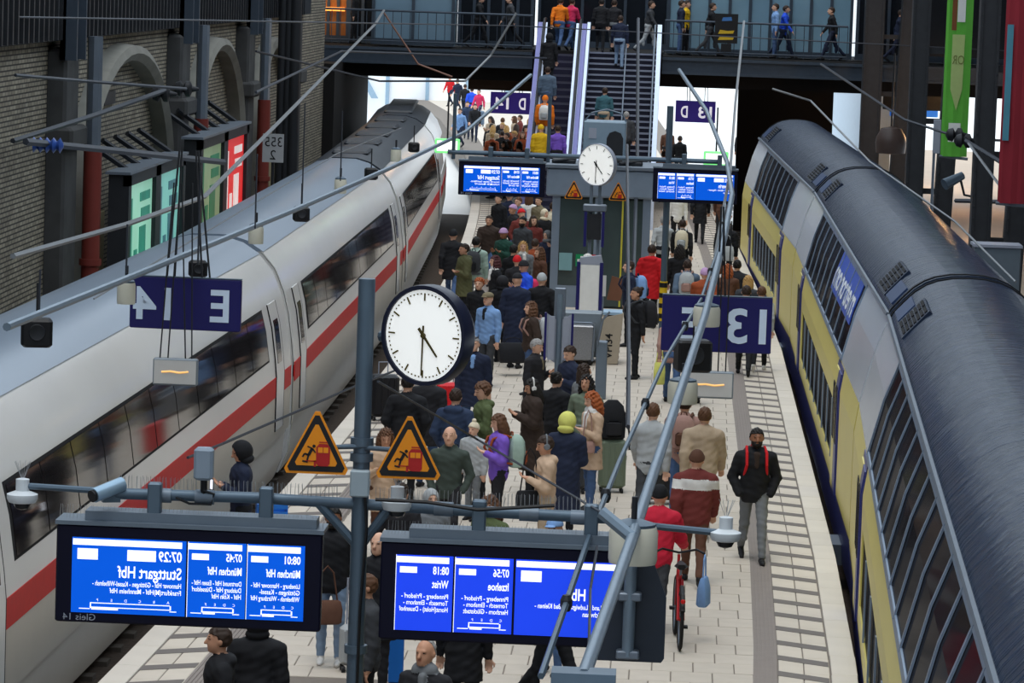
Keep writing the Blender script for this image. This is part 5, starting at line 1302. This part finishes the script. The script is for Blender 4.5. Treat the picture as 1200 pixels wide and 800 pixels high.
PP(505, 575, 20, 'st', 'gry', 'jean', 'scarfhead', 'lgr', 'person in light headscarf behind the gantry beam', h=1.62)
PP(575, 583, -30, 'ph', 'grn', 'jean', 'wavy', 'b', 'person in moss green jacket low behind the gantry beam', h=1.66)
PP(651, 609, -20, 'st2', 'lblue', 'jean', 'ballcap', 'lblue', 'person in pale blue cap behind the gantry beam', skin='b', h=1.72)
PP(452, 504, 10, 'ph', 'beige', 'brn', 'wavy', 'b', 'woman in pale coat between the two warning signs', h=1.66, skin='b', coat=1)
PP(284, 520, -75, 'ph', 'nvy', 'blk', 'hood', 'blk', 'person in navy jacket and dark hood looking at a phone beside the white train', skin='b', bulk=.01, key='hoodman')
# ---------------- middle of the crowd
PP(556, 396, -5, 'ho', 'nvy', 'jean', 'short', 'g', 'grey-haired man with glasses in long navy coat beside the large clock', coat=1, open_=1, inner='lblue', bulk=.015, key='glasses')
PP(573, 344, -35, 'st', 'lblue', 'char', 'flatcap', 'khaki', 'man in light blue blazer and flat cap', open_=1, inner='blk', bulk=.005)
PP(562, 327, -15, 'st', 'blk', 'blk', 'curly', 'r', 'red-haired woman in black beside the man in the flat cap', h=1.66, coat=1)
PP(545, 287, -65, 'cr', 'olv', 'blk', 'short', 'd', 'man in olive parka with folded arms near the white train', coat=1, bulk=.025, hood=1, skin='b', key='olive')
PP(531, 268, 175, 'wk', 'blk', 'jean', 'beanie', 'blk', 'person in black coat and jeans walking away by the platform edge', coat=1, bulk=.02)
PP(558, 279, 170, 'st', 'mint', 'gry', 'short', 'k', 'person in mint green jacket behind the olive parka', bulk=.015, key='mint')
PP(574, 251, -10, 'wk', 'dkbr', 'jean', 'short', 'd', 'man in dark brown puffer jacket walking towards the camera', bulk=.03, skin='b')
PP(602, 241, -60, 'st2', 'blk2', 'jean', 'beanie', 'lilac', 'woman in pale pink beanie and black jacket', h=1.68, skin='b', hood=1)
PP(591, 269, -40, 'ph', 'dgr', 'jean', 'beanie', 'lilac', 'person in lilac beanie and bottle green jacket', h=1.70, skin='c', bulk=.015)
PP(613, 255, -30, 'st', 'char', 'blk', 'short', 'k', 'bearded man in charcoal jacket behind the blonde woman', skin='b', beard='k')
PP(611, 246, 30, 'st2', 'maroon', 'blk', 'beanie', 'red', 'person in red hat in the back of the crowd', h=1.70)
PP(625, 254, 20, 'st', 'maroon', 'jean', 'long', 'd', 'person in maroon jacket behind the far left display post', h=1.68)
PP(613, 284, 5, 'st', 'gry', 'jean', 'wavy', 'l', 'blonde woman in patterned grey jacket facing the camera', h=1.68, inner='wht', scarf=1)
PP(602, 288, 150, 'st', 'blk', 'blk', 'short', 'k', 'dark-haired person left of the blonde woman', h=1.72)
PP(581, 301, -70, 'st2', 'blk', 'blk', 'wavy', 'm', 'woman with dark red hair, black jacket and white hood', h=1.68, hood=1, scarf=1, inner='wht')
PP(606, 301, 170, 'st', 'blk2', 'jean', 'beanie', 'red', 'person in bright red hat beside the blue jacket', h=1.62)
PP(615, 307, -55, 'ph', 'blue', 'ljean', 'beanie', 'blk2', 'person in bright blue jacket and dark beanie', h=1.70, skin='b', bulk=.015, key='blue')
PP(635, 322, 175, 'st2', 'blk', 'blk', 'beanie', 'lgr', 'person in light grey beanie and black jacket with back turned', bulk=.02)
PP(627, 281, 165, 'st', 'rust', 'jean', 'short', 'd', 'person in rust orange jacket with back turned', h=1.66, bulk=.015)
PP(633, 291, -60, 'st', 'brn', 'blk', 'wavy', 'b', 'woman with long light brown hair in brown coat', h=1.66, coat=1)
PP(642, 271, -40, 'call', 'nvy', 'blk', 'scarfhead', 'gry', 'woman in grey headscarf and navy jacket touching her face', h=1.64)
PP(654, 263, -70, 'st', 'blk', 'blk', 'short', 'd', 'man in black with orange scarf beside the lift', inner='org', open_=1, scarf=1)
PP(638, 246, 40, 'st2', 'blk', 'jean', 'scarfhead', 'cream', 'woman in cream headscarf and black coat at the back', h=1.66, coat=1)
PP(648, 238, 170, 'st', 'cream', 'blk', 'short', 'd', 'person in cream jacket below the far left display', h=1.74)
PP(606, 322, 160, 'ho', 'nvy', 'blk', 'ballcap', 'blk2', 'tall person in dark coat with pale armbands, back turned', h=1.82, coat=2, bulk=.03)
PP(589, 325, 150, 'st', 'blk', 'blk', 'hood', 'blk2', 'person in dark fur-hooded coat beside the blue jacket', h=1.68, coat=1, bulk=.02)
PP(623, 355, -70, 'st2', 'dkbr', 'jean', 'wavy', 'b', 'woman with long brown hair in dark jacket and grey backpack', h=1.68, bulk=.02, key='brownhair')
PP(628, 399, 65, 'ph1', 'blk2', 'blk', 'short', 'g', 'grey-haired woman in black jacket beside the pale post', h=1.70, inner='khaki', open_=1, coat=1, bulk=.02)
PP(625, 446, -75, 'ph', 'dkbr', 'blk', 'long', 'k', 'woman in long black puffer coat with a pale headband', h=1.70, coat=2, bulk=.04, skin='b', key='headband')
PP(567, 450, -70, 'ph1', 'grn', 'blk', 'curly', 'b', 'ginger-haired person in moss green parka', h=1.76, coat=1, hood=1)
PP(534, 457, 170, 'st2', 'nvy2', 'blk', 'short', 'd', 'dark-haired person in blue hooded jacket with back turned', h=1.72, bulk=.02, hood=1)
PP(528, 498, -5, 'wkp', 'dkgrn', 'blk2', 'bald', 'b', 'balding man in dark green sweater walking between the crowd', h=1.74)
PP(586, 487, -70, 'ph1', 'purple', 'blk2', 'long', 'b', 'long-haired woman in purple jacket', h=1.66, bulk=.015, key='purple')
PP(556, 497, -30, 'st', 'lgr', 'gry', 'bobble', 'cream', 'child in cream bobble hat beside the green parka', h=1.36, child=1, bulk=.03)
PP(641, 513, -80, 'ph1', 'beige', 'tan', 'short', 'd', 'man in beige hooded sweater with headphones', h=1.74, hood=1, bulk=.01, skin='b', key='phones')
PP(665, 486, 165, 'ph', 'nvy', 'blk', 'hood', 'lime', 'person in navy coat with pale yellow hood', h=1.72, coat=2, bulk=.03)
PP(695, 461, -60, 'ph1', 'beige', 'jean', 'wavy', 'r', 'auburn-haired woman in beige coat and white scarf', h=1.70, coat=1, scarf=1, inner='wht', key='beige')
PP(688, 441, -20, 'st2', 'sage', 'blk', 'wavy', 'k', 'woman with long dark hair in sage green coat', h=1.70, coat=1, skin='b')
PP(669, 407, -50, 'ph', 'nvy', 'blk', 'short', 'd', 'brown-haired person in navy jacket looking down at a phone', h=1.74, bulk=.02)
PP(652, 438, 150, 'st', 'blk', 'blk', 'bun', 'k', 'person with dark bun in black jacket behind the pale post', h=1.68, bulk=.01)
PP(684, 428, 120, 'st', 'gry', 'blk', 'long', 'd', 'long-haired person in grey and white jacket beside the equipment box', h=1.68, inner='wht', scarf=1)
PP(478, 441, 175, 'st2', 'blk', 'blk', 'short', 'k', 'person in black coat hidden behind the large clock', h=1.80, coat=2, bulk=.02)
PP(503, 432, 165, 'st', 'blk2', 'jean', 'beanie', 'blk', 'person in black jacket and jeans behind the right side of the large clock', h=1.78, coat=1, bulk=.02)
# ---------------- far part of the crowd below the left far display
for i, (px, py, tc, hr, hc_, lb) in enumerate(((585, 229, 'blk', 'short', 'k', 'person in black at the far edge of the crowd, leftmost below the display'), (597, 226, 'nvy', 'beanie', 'gry', 'person in navy with grey beanie right below the far left display'), (608, 232, 'bgrey', 'short', 'b', 'person in grey-blue jacket right below the far left display'), (620, 228, 'wht', 'long', 'b', 'person in white jacket below the right half of the far left display'), (632, 231, 'khaki', 'short', 'd', 'person in khaki jacket at the far back of the crowd'))):
    PP(px, py, 170 if i % 2 else -40, 'st', tc, 'blk', hr, hc_, lb, h=1.70)
# ---------------- centre right
PP(764, 288, 165, 'st2', 'red', 'blk', 'short', 'd', 'person in bright red hooded jacket with back turned', h=1.80, coat=1, bulk=.03, hood=1, key='red')
PP(738, 307, -75, 'st', 'nvy', 'blk', 'short', 'd', 'young man in navy jacket carrying a blue backpack', h=1.76, key='bluepack', skin='a')
PP(747, 338, -70, 'ho', 'blk', 'blk', 'bun', 'd', 'person in black with dark backpack in front of the red jacket', h=1.74, key='blackpack', skin='b')
PP(689, 299, -60, 'st', 'lgr', 'blk', 'short', 'w', 'white-haired man behind the information pillar', h=1.76)
PP(887, 500, 5, 'wkp', 'blk', 'gry', 'short', 'k', 'bearded man in black jacket and grey trousers walking towards the camera', h=1.80, skin='c', beard='k', open_=1, inner='dkbr', bulk=.015, hood=1, key='walker')
PP(826, 475, 175, 'wk', 'tan', 'gry', 'short', 'b', 'person in pale tan jacket walking away in the middle of the right lane', h=1.80, bulk=.03)
PP(765, 470, 170, 'wk2', 'lgr', 'char', 'short', 'b', 'person in pale grey jacket pulling a black case', h=1.80, bulk=.02, key='puller')
PP(803, 462, 178, 'wk2', 'pinkbr', 'jean', 'short', 'd', 'person in dusty pink jacket walking behind the slanting pipe', h=1.76, bulk=.02, key='dusty')
PP(817, 526, 178, 'wk', 'maroon', 'brn', 'beanie', 'brn', 'person in maroon and white jacket with brown hat walking away', h=1.74, bulk=.04, key='maroon', yoke=1, inner='wht')
PP(772, 568, 172, 'pu', 'crim', 'char', 'beanie', 'blk', 'person in crimson jacket and black beanie pushing a bicycle', h=1.74, bulk=.03, key='cyclist')
# ---------------- far lane under the right far display and behind the 13 E sign
PP(778, 252, 175, 'wk', 'lgr', 'blk', 'short', 'g', 'person in pale jacket beside the lift corner', h=1.72)
PP(800, 256, 178, 'wk2', 'blk', 'blk', 'short', 'd', 'person in black wearing a white backpack in the far lane', h=1.74, key='whitepack')
PP(797, 288, 172, 'st', 'blk', 'blk', 'wavy', 'k', 'person with black hair in black coat above the 13 E sign', h=1.72, coat=1)
PP(806, 303, 178, 'wk', 'bgrey', 'jean', 'short', 'd', 'person in grey-blue jacket with striped backpack above the 13 E sign', h=1.72, bulk=.02, key='stripepack')
PP(826, 313, 175, 'wk2', 'rust', 'blk', 'beanie', 'lilac', 'person in rust jacket and pale hat above the 13 E sign', h=1.70, bulk=.02)
PP(842, 306, -30, 'st', 'wht', 'jean', 'long', 'b', 'woman in white jacket behind the pipe above the 13 E sign', h=1.68)
PP(853, 308, 178, 'wk', 'brn', 'blk', 'wavy', 'r', 'auburn-haired person in brown jacket near the yellow train', h=1.68)
PP(864, 303, 175, 'wk2', 'blk2', 'blk', 'short', 'k', 'person in black jacket closest to the yellow train', h=1.74, bulk=.02)
PP(877, 324, 172, 'st', 'char', 'blk', 'long', 'l', 'fair-haired person in charcoal coat beside the yellow train', h=1.66)
PP(822, 214, 178, 'wk', 'blk', 'blk', 'short', 'd', 'person in black striding away below the right far display', h=1.76, coat=1)
PP(852, 258, 176, 'st', 'blk', 'blk', 'short', 'd', 'person in black with a grey bag in the far right lane', h=1.74, bulk=.02, key='greybag')
PP(848, 214, 176, 'wk2', 'brn', 'blk', 'short', 'd', 'person in brown coat under the right end of the far display', h=1.74, coat=1)
PP(795, 222, 5, 'st', 'wht', 'blk', 'short', 'd', 'person in white jacket behind the hazard-striped post', h=1.72)
# legs and bodies showing below the 13 E sign
PP(875, 333, 178, 'wk', 'blk', 'blk', 'short', 'd', 'person in black whose legs show below the 13 E sign', h=1.78)
PP(893, 334, 178, 'wk2', 'lgr', 'blk', 'short', 'b', 'person in pale jacket right of the 13 E sign', h=1.70, shoe='wht')
PP(790, 362, 178, 'wk', 'pinkbr', 'jean', 'long', 'd', 'person in jeans below the left half of the 13 E sign', h=1.72, key='limebag')
PP(815, 362, 178, 'wk2', 'blk', 'blk', 'short', 'k', 'person in black below the middle of the 13 E sign', h=1.74)
# ---------------- escalator and stairs
def stair(px, py, face, pose, top, leg, hair, hcol, label, h=1.72, esc=False, **kw):
    # head pixel -> where the view ray meets the slope raised by the body height
    d = ray(px, py); m_ = BZ/(Y1-Y0)
    # z = m*(y-Y0)+h ; CC.z + d.z*t = m*(d.y*t - Y0)+h
    t = (CAMH+m_*Y0-h)/(m_*d.y-d.z); p = CC+d*t
    i = max(0, min(N-1, int((p.y-Y0)/dy)))
    return person(p.x, Y0+(i+.5)*dy, (i+1)*dz if not esc else m_*(Y0+(i+.5)*dy-Y0)+.12, face, pose, top, leg, hair, hcol, label, h, **kw)
stair(644, 43, 178, 'st', 'blk', 'blk', 'hood', 'blk', 'person in black hooded coat near the top of the escalator', esc=True, coat=1)
stair(642, 82, 178, 'st', 'bgrey', 'jean', 'short', 'd', 'person in grey jacket in the middle of the escalator', esc=True, bulk=.02)
stair(639, 116, 178, 'st', 'org', 'wht', 'beanie', 'org', 'person in bright orange jacket on the escalator', esc=True, bulk=.03, key='orange')
stair(634, 150, 178, 'st', 'yel', 'blk', 'beanie', 'yel', 'person in yellow jacket low on the escalator', esc=True, bulk=.03)
stair(654, 150, 178, 'st', 'purple', 'blk', 'short', 'd', 'person in violet jacket low on the escalator', esc=True)
stair(727, 24, 178, 'up', 'nvy', 'ljean', 'short', 'd', 'person in navy top and light jeans climbing the stairs')
stair(709, 103, 178, 'up', 'teal', 'tan', 'short', 'd', 'person in dark teal jacket halfway up the stairs')
stair(734, 132, 178, 'up', 'char', 'blk', 'short', 'g', 'person in charcoal jacket low on the stairs behind the cooling unit', bulk=.02)
stair(706, -12, 178, 'up', 'blk', 'blk', 'short', 'k', 'person in black near the top of the stairs')
# ---------------- people on the footbridge
for px, yy, tc, lc, fc_, lb in ((655, .9, 'org', 'jean', 170, 'person in orange jacket and jeans at the top of the escalator'), (668, 1.1, 'pink', 'jean', 150, 'person in pink jacket and jeans at the top of the escalator'), (718, 1.3, 'blk2', 'gry', 170, 'person in grey trousers at the head of the stairs'), (760, 1.0, 'char', 'lgr', 90, 'person in pale trousers beside the right stair rail'),
                            (797, .9, 'nvy', 'jean', 100, 'person in navy walking on the footbridge right of the stairs'), (803, 1.5, 'yel', 'blk', 80, 'person with yellow striped bag on the footbridge'), (832, 1.0, 'blk', 'char', 95, 'person in black beside the black bridge sign'), (908, 1.0, 'lblue', 'jean', -80, 'person in blue on the footbridge near the right column'), (918, 1.4, 'blue', 'nvy', 85, 'person in bright blue on the footbridge right of the sign'), (975, 1.0, 'blk', 'nvy', -85, 'person in dark clothes on the footbridge beside the far column'),
                            (1053, 1.2, 'nvy', 'nvy', 90, 'person in navy on the footbridge between the columns'), (560, 1.2, 'blk', 'blk', 85, 'person in black on the footbridge left of the escalator'), (598, 1.0, 'char', 'blk', -85, 'person in charcoal on the footbridge just left of the escalator'), (415, 1.0, 'blk2', 'blk', 80, 'person in black at the wood-panelled kiosk')):
    p = aty(px, 45, BY+yy); person(p.x, BY+yy, BZ, fc_, 'wk' if fc_ % 20 else 'st', tc, lc, 'short', 'd', lb, 1.74)
# ---------------- beyond the footbridge
random.seed(3)
kk = 0
for r_, (py, n0) in enumerate(((137, 5), (146, 6), (156, 6), (166, 5), (174, 4))):
    for i in range(n0):
        px = 577+i*46/max(1, n0-1)+random.uniform(-3, 3)
        p = at_head(px, py+random.uniform(-2, 2), 1.7)
        person(p.x, p.y, 0, random.choice((0, 20, -40, 170, -80)), random.choice(('st', 'st2', 'ph')), random.choice(('blk', 'brn', 'rust', 'tan', 'blk2', 'maroon')), 'blk', random.choice(('short', 'long', 'wavy')), random.choice('dbkl'), 'person in the warm-lit far crowd waiting under the violet sign', 1.7, group='far crowd beneath the D 14 sign')
PP(576, 144, 175, 'wk', 'blk', 'blk', 'short', 'k', 'dark figure walking at the left edge of the far crowd', h=1.76, coat=1)
for i, (px, py, tc) in enumerate(((528, 88, 'red'), (537, 92, 'nvy'), (545, 98, 'blk'), (553, 102, 'blue'), (562, 104, 'pink'), (548, 118, 'nvy2'), (557, 121, 'blk'), (540, 126, 'lblue'))):
    PP(px, py, random.choice((170, 0, -30)), 'wk', tc, 'nvy', 'short', 'd', ['person in red far down the sunlit platform', 'leftmost person in navy far down the sunlit platform', 'person in black far down the sunlit platform', 'person in blue far down the sunlit platform', 'person in pink far down the sunlit platform', 'person in dusty blue by the far suitcase', 'person in black by the far suitcase', 'person in pale blue beside the far end of the white train'][i], h=1.72)
for i, (px, py, tc) in enumerate(((778, 178, 'rust'), (797, 160, 'blk'), (783, 150, 'brn'), (870, 152, 'blk2'))):
    PP(px, py, 170, 'st', tc, 'blk', 'short', 'd', ['person in rust jacket beyond the right far display', 'dark figure in the bright opening below the D 13 sign', 'person in brown left of the D 13 sign', 'dark figure beside the end of the yellow train'][i], h=1.72)
# ================================================================== luggage and carried things
backpack('purple', 'mint', 'rust', 'teal and orange backpack on the woman in purple')
backpack('red', 'blk', 'blk2', 'black backpack below the red jacket') if False else None
backpack('bluepack', 'lblue', 'nvy', 'blue backpack on the young man in navy')
backpack('blackpack', 'blk2', 'char', 'black backpack on the person in front of the red jacket', 1.1)
backpack('whitepack', 'cream', 'lgr', 'white backpack in the far right lane')
backpack('stripepack', 'lgr', 'pinkbr', 'grey and pink backpack above the 13 E sign')
backpack('brownhair', 'lgr', 'pinkbr', 'pale grey backpack on the woman with long brown hair')
backpack('mint', 'char', 'blk', 'dark backpack on the mint green jacket')
backpack('dusty', 'pinkbr', 'brn', 'dusty brown backpack on the person behind the slanting pipe')
backpack('walker', 'maroon', 'red', 'red-strapped backpack on the bearded walking man')
backpack('orange', 'wht', 'lgr', 'white backpack on the orange jacket')
backpack('blue', 'pink', 'pink', 'pink backpack on the bright blue jacket', .8)
p = atz(716, 577, 0); suitcase(p.x, p.y+.05, .1, 'teal' if False else 'sage', 'tall green suitcase beside the woman in the beige coat', .80, .0, .20, .14)
t = thing('backpack', 'black rucksack standing on the green suitcase', 'backpack', (p.x-.02, p.y+.05, .80), .2)
MB().loft([[(x*w_, y*d_, z) for x, y in ((-1, -.7), (-.7, -1), (.7, -1), (1, -.7), (1, .7), (.7, 1), (-.7, 1), (-1, .7))] for z, w_, d_ in ((0, .15, .10), (.03, .18, .13), (.3, .19, .13), (.5, .15, .10), (.58, .07, .05))]).build('bag', cm('blk'), t, smooth=True)
MB().rbox(-.12, .12, -.18, -.11, .05, .28, .03).build('front_pocket', cm('blk2'), t)
MB().path([(.1, -.05, .5), (.2, -.1, .35), (.24, -.12, .1), (.26, -.1, -.15)], .016, 5).build('strap', cm('blk2'), t)
p = atz(449, 492, 0); suitcase(p.x, p.y, .3, 'blk', 'large black suitcase left of the large clock', .78, .2, .24, .15)
p = atz(525, 500, 0); suitcase(p.x, p.y, .2, 'red', 'red suitcase right below the large clock', .75, .35)
p = atz(775, 590, 0); suitcase(p.x, p.y, 0, 'blk2', 'black roller case pulled along behind the slanting pipe', .66, .3, .24, .15)
p = atz(600, 440, 0); bag(p.x, p.y, .0+.25, .3, 'blk', 'big black travel bag beside the light blue blazer', .28, .38, .16, .1, 'travel_bag')
p = atz(665, 575, 0); suitcase(p.x+.1, p.y-.2, .1, 'char', 'ribbed dark grey suitcase between the yellow hood and the beige coat', .85, .15, .17, .12)
p = atz(372, 780, 0); q = PEOPLE['jeans'][0]
bag(q.location.x-.02, q.location.y-.28, .50, .3, 'brn', 'brown leather bag hanging by the light jeans', .17, .26, .09, .38)
suitcase(q.location.x+.30, q.location.y-.35, .2, 'lgr', 'pale suitcase with raised handle beside the man in light jeans', .52, .5, .16, .1)
q = PEOPLE['beige'][0]; bag(q.location.x-.05, q.location.y-.24, .86, .4, 'pinkbr', 'small pale handbag on the beige coat', .11, .17, .05, .45, 'handbag')
q = PEOPLE['phones'][0]; bag(q.location.x-.2, q.location.y-.12, .80, .3, 'blk', 'black shoulder bag on the man with headphones', .17, .26, .08, .55)
q = PEOPLE['greybag'][0]; bag(q.location.x, q.location.y-.25, .75, 0, 'lgr', 'pale grey bag in the far right lane', .2, .36, .09, .3)
q = PEOPLE['limebag'][0]; bag(q.location.x-.22, q.location.y-.12, .35, .2, 'lime', 'lime yellow bag below the 13 E sign', .1, .4, .06, .25)
p = atz(753, 178, 0)
p = atz(562, 148, 0); suitcase(p.x, p.y, 0, 'bgrey', 'grey-blue suitcase on the sunlit far platform', .75, .2, .22, .14)
# headphones and headband
def headset(key, col, label):
    t0, hc, k = PEOPLE[key]; rz = t0.rotation_euler.z; hcw = t0.location+(Matrix.Rotation(rz, 3, 'Z') @ Vector((hc[0]*k*1.06, hc[1]*k*1.06, 0)))+Vector((0, 0, hc[2]*k))
    t = thing('headphones', label, 'headphones', hcw, rz)
    MB().path([(-.094, .01, 0), (-.09, .01, .07), (-.05, .01, .125), (0, .01, .14), (.05, .01, .125), (.09, .01, .07), (.094, .01, 0)], .012, 6).build('band', cm(col), t, smooth=True)
    for s in (-1, 1): MB().lathe([(.005, -.022), (.038, -.02), (.042, 0), (.036, .02), (.005, .022)], (s*.092, .01, -.01), 14, axis='x').build('ear_cup', cm(col), t, smooth=True)
headset('phones', 'gry', 'grey headphones on the man in the beige sweater'); headset('headband', 'wht', 'white headphones on the woman in the black puffer coat')
q = PEOPLE['hoodman'][0]
t = thing('smartphone', 'small bright phone held by the hooded person at the white train', 'phone', (q.location.x-.36, q.location.y-.05, 1.22), -.9); MB().rbox(-.035, .035, -.005, .005, -.07, .07, .003).build('body', m_blk, t); MB().box(-.03, .03, -.007, -.005, -.06, .06).build('screen', m_lit, t)
# blue crate and blue post at the bottom
p = atz(318, 612, 0); t = thing('plastic_crate', 'bright blue plastic crate above the left display', 'crate', (p.x, p.y, 0), .2)
c_ = M('crate_blue', (30, 110, 200), .5)
for y_ in (-.15, .15):
    for z_ in (.0, .1, .2): MB().box(-.2, .2, y_-.01, y_+.01, z_+.01, z_+.07).build('slat', c_, t)
for x_ in (-.2, .2): MB().box(x_-.01, x_+.01, -.15, .15, .01, .27).build('end_wall', c_, t)
MB().box(-.2, .2, -.15, .15, 0, .015).build('base', c_, t)
p = atz(463, 800, 0); t = thing('blue_post', 'short bright blue post at the bottom edge under the right display', 'post', (p.x, p.y, 0)); MB().rbox(-.08, .08, 0, .1, 0, .95, .01).build('column', c_, t); MB().rbox(-.09, .09, -.01, .11, .95, 1.0, .01).build('cap', m_navy, t)
# ================================================================== the bicycle
q = PEOPLE['cyclist'][0]; p = atz(798, 768, 0)
t = thing('bicycle', 'red and black bicycle pushed by the person in crimson', 'bicycle', (p.x, p.y, 0), math.radians(3))
m_tyre = M('tyre', (24, 24, 26), .8); m_bred = M('bike_red', (176, 26, 34), .35)
def ring(c, R_, r_, n=28, m=6):
    mb = MB(); rings = []
    for i in range(n+1):
        a = 2*PI*i/n; rings.append([(c[0]+r_*math.cos(2*PI*k/m), c[1]+(R_+r_*math.sin(2*PI*k/m))*math.cos(a), c[2]+(R_+r_*math.sin(2*PI*k/m))*math.sin(a)) for k in range(m)])
    return mb.loft(rings, cap=False)
for y_ in (.35, 1.40):
    w_ = ring((0, y_, .35), .33, .022).build('wheel', m_tyre, t, smooth=True)
    s = MB()
    for k in range(14): s.tube((0, y_, .35), (0, y_+.32*math.cos(k*PI/7), .35+.32*math.sin(k*PI/7)), .002, n=3)
    s.build('spokes', m_zinc, w_); ring((0, y_, .35), .305, .012).build('rim', m_zinc, w_, smooth=True)
fr = [((0, .78, .30), (0, .70, .82)), ((0, .78, .30), (0, 1.22, .72)), ((0, .70, .78), (0, 1.2, .84)), ((.03, .35, .35), (.02, .70, .76)), ((-.03, .35, .35), (-.02, .70, .76)), ((0, .35, .35), (0, .78, .30)), ((0, 1.2, .88), (0, 1.40, .35)), ((0, 1.2, .72), (0, 1.18, .98))]
for a_, b_ in fr: MB().tube(a_, b_, .018, n=8).build('frame_tube', m_bred, t, smooth=True)
MB().path([(-.29, 1.02, 1.02), (-.2, 1.12, 1.05), (0, 1.18, 1.0), (.2, 1.12, 1.05), (.29, 1.02, 1.02)], .014, 7).build('handlebar', m_blk, t, smooth=True)
MB().loft([[(x*w_, y_, .93+h_) for x, h_ in ((-1, 0), (-.6, .03), (.6, .03), (1, 0), (.5, -.03), (-.5, -.03))] for y_, w_ in ((.52, .05), (.6, .085), (.72, .06), (.84, .025))]).build('saddle', m_blk, t, smooth=True)
MB().tube((0, .70, .80), (0, .67, .93), .014).build('seat_post', m_zinc, t)
MB().path([(0, .35, .73), (0, .15, .66), (0, .02, .5)], .03, 6).build('mudguard', m_blk, t); MB().ball((0, .0, .62), (.03, .02, .03), 5).build('rear_light', M('bike_light', (190, 20, 20), .3), t)
for s in (-1, 1): MB().box(s*.08-.03, s*.08+.03, .74, .84, .18 if s > 0 else .40, .21 if s > 0 else .43).build('pedal', m_blk, t)
p2 = aty(814, 690, p.y+.9)
bag(p.x+.24, p.y+.95, .42, 1.4, 'lblue', 'light blue and pink shopping bag hanging from the bicycle handlebar', .14, .34, .07, .26, 'shopping_bag')
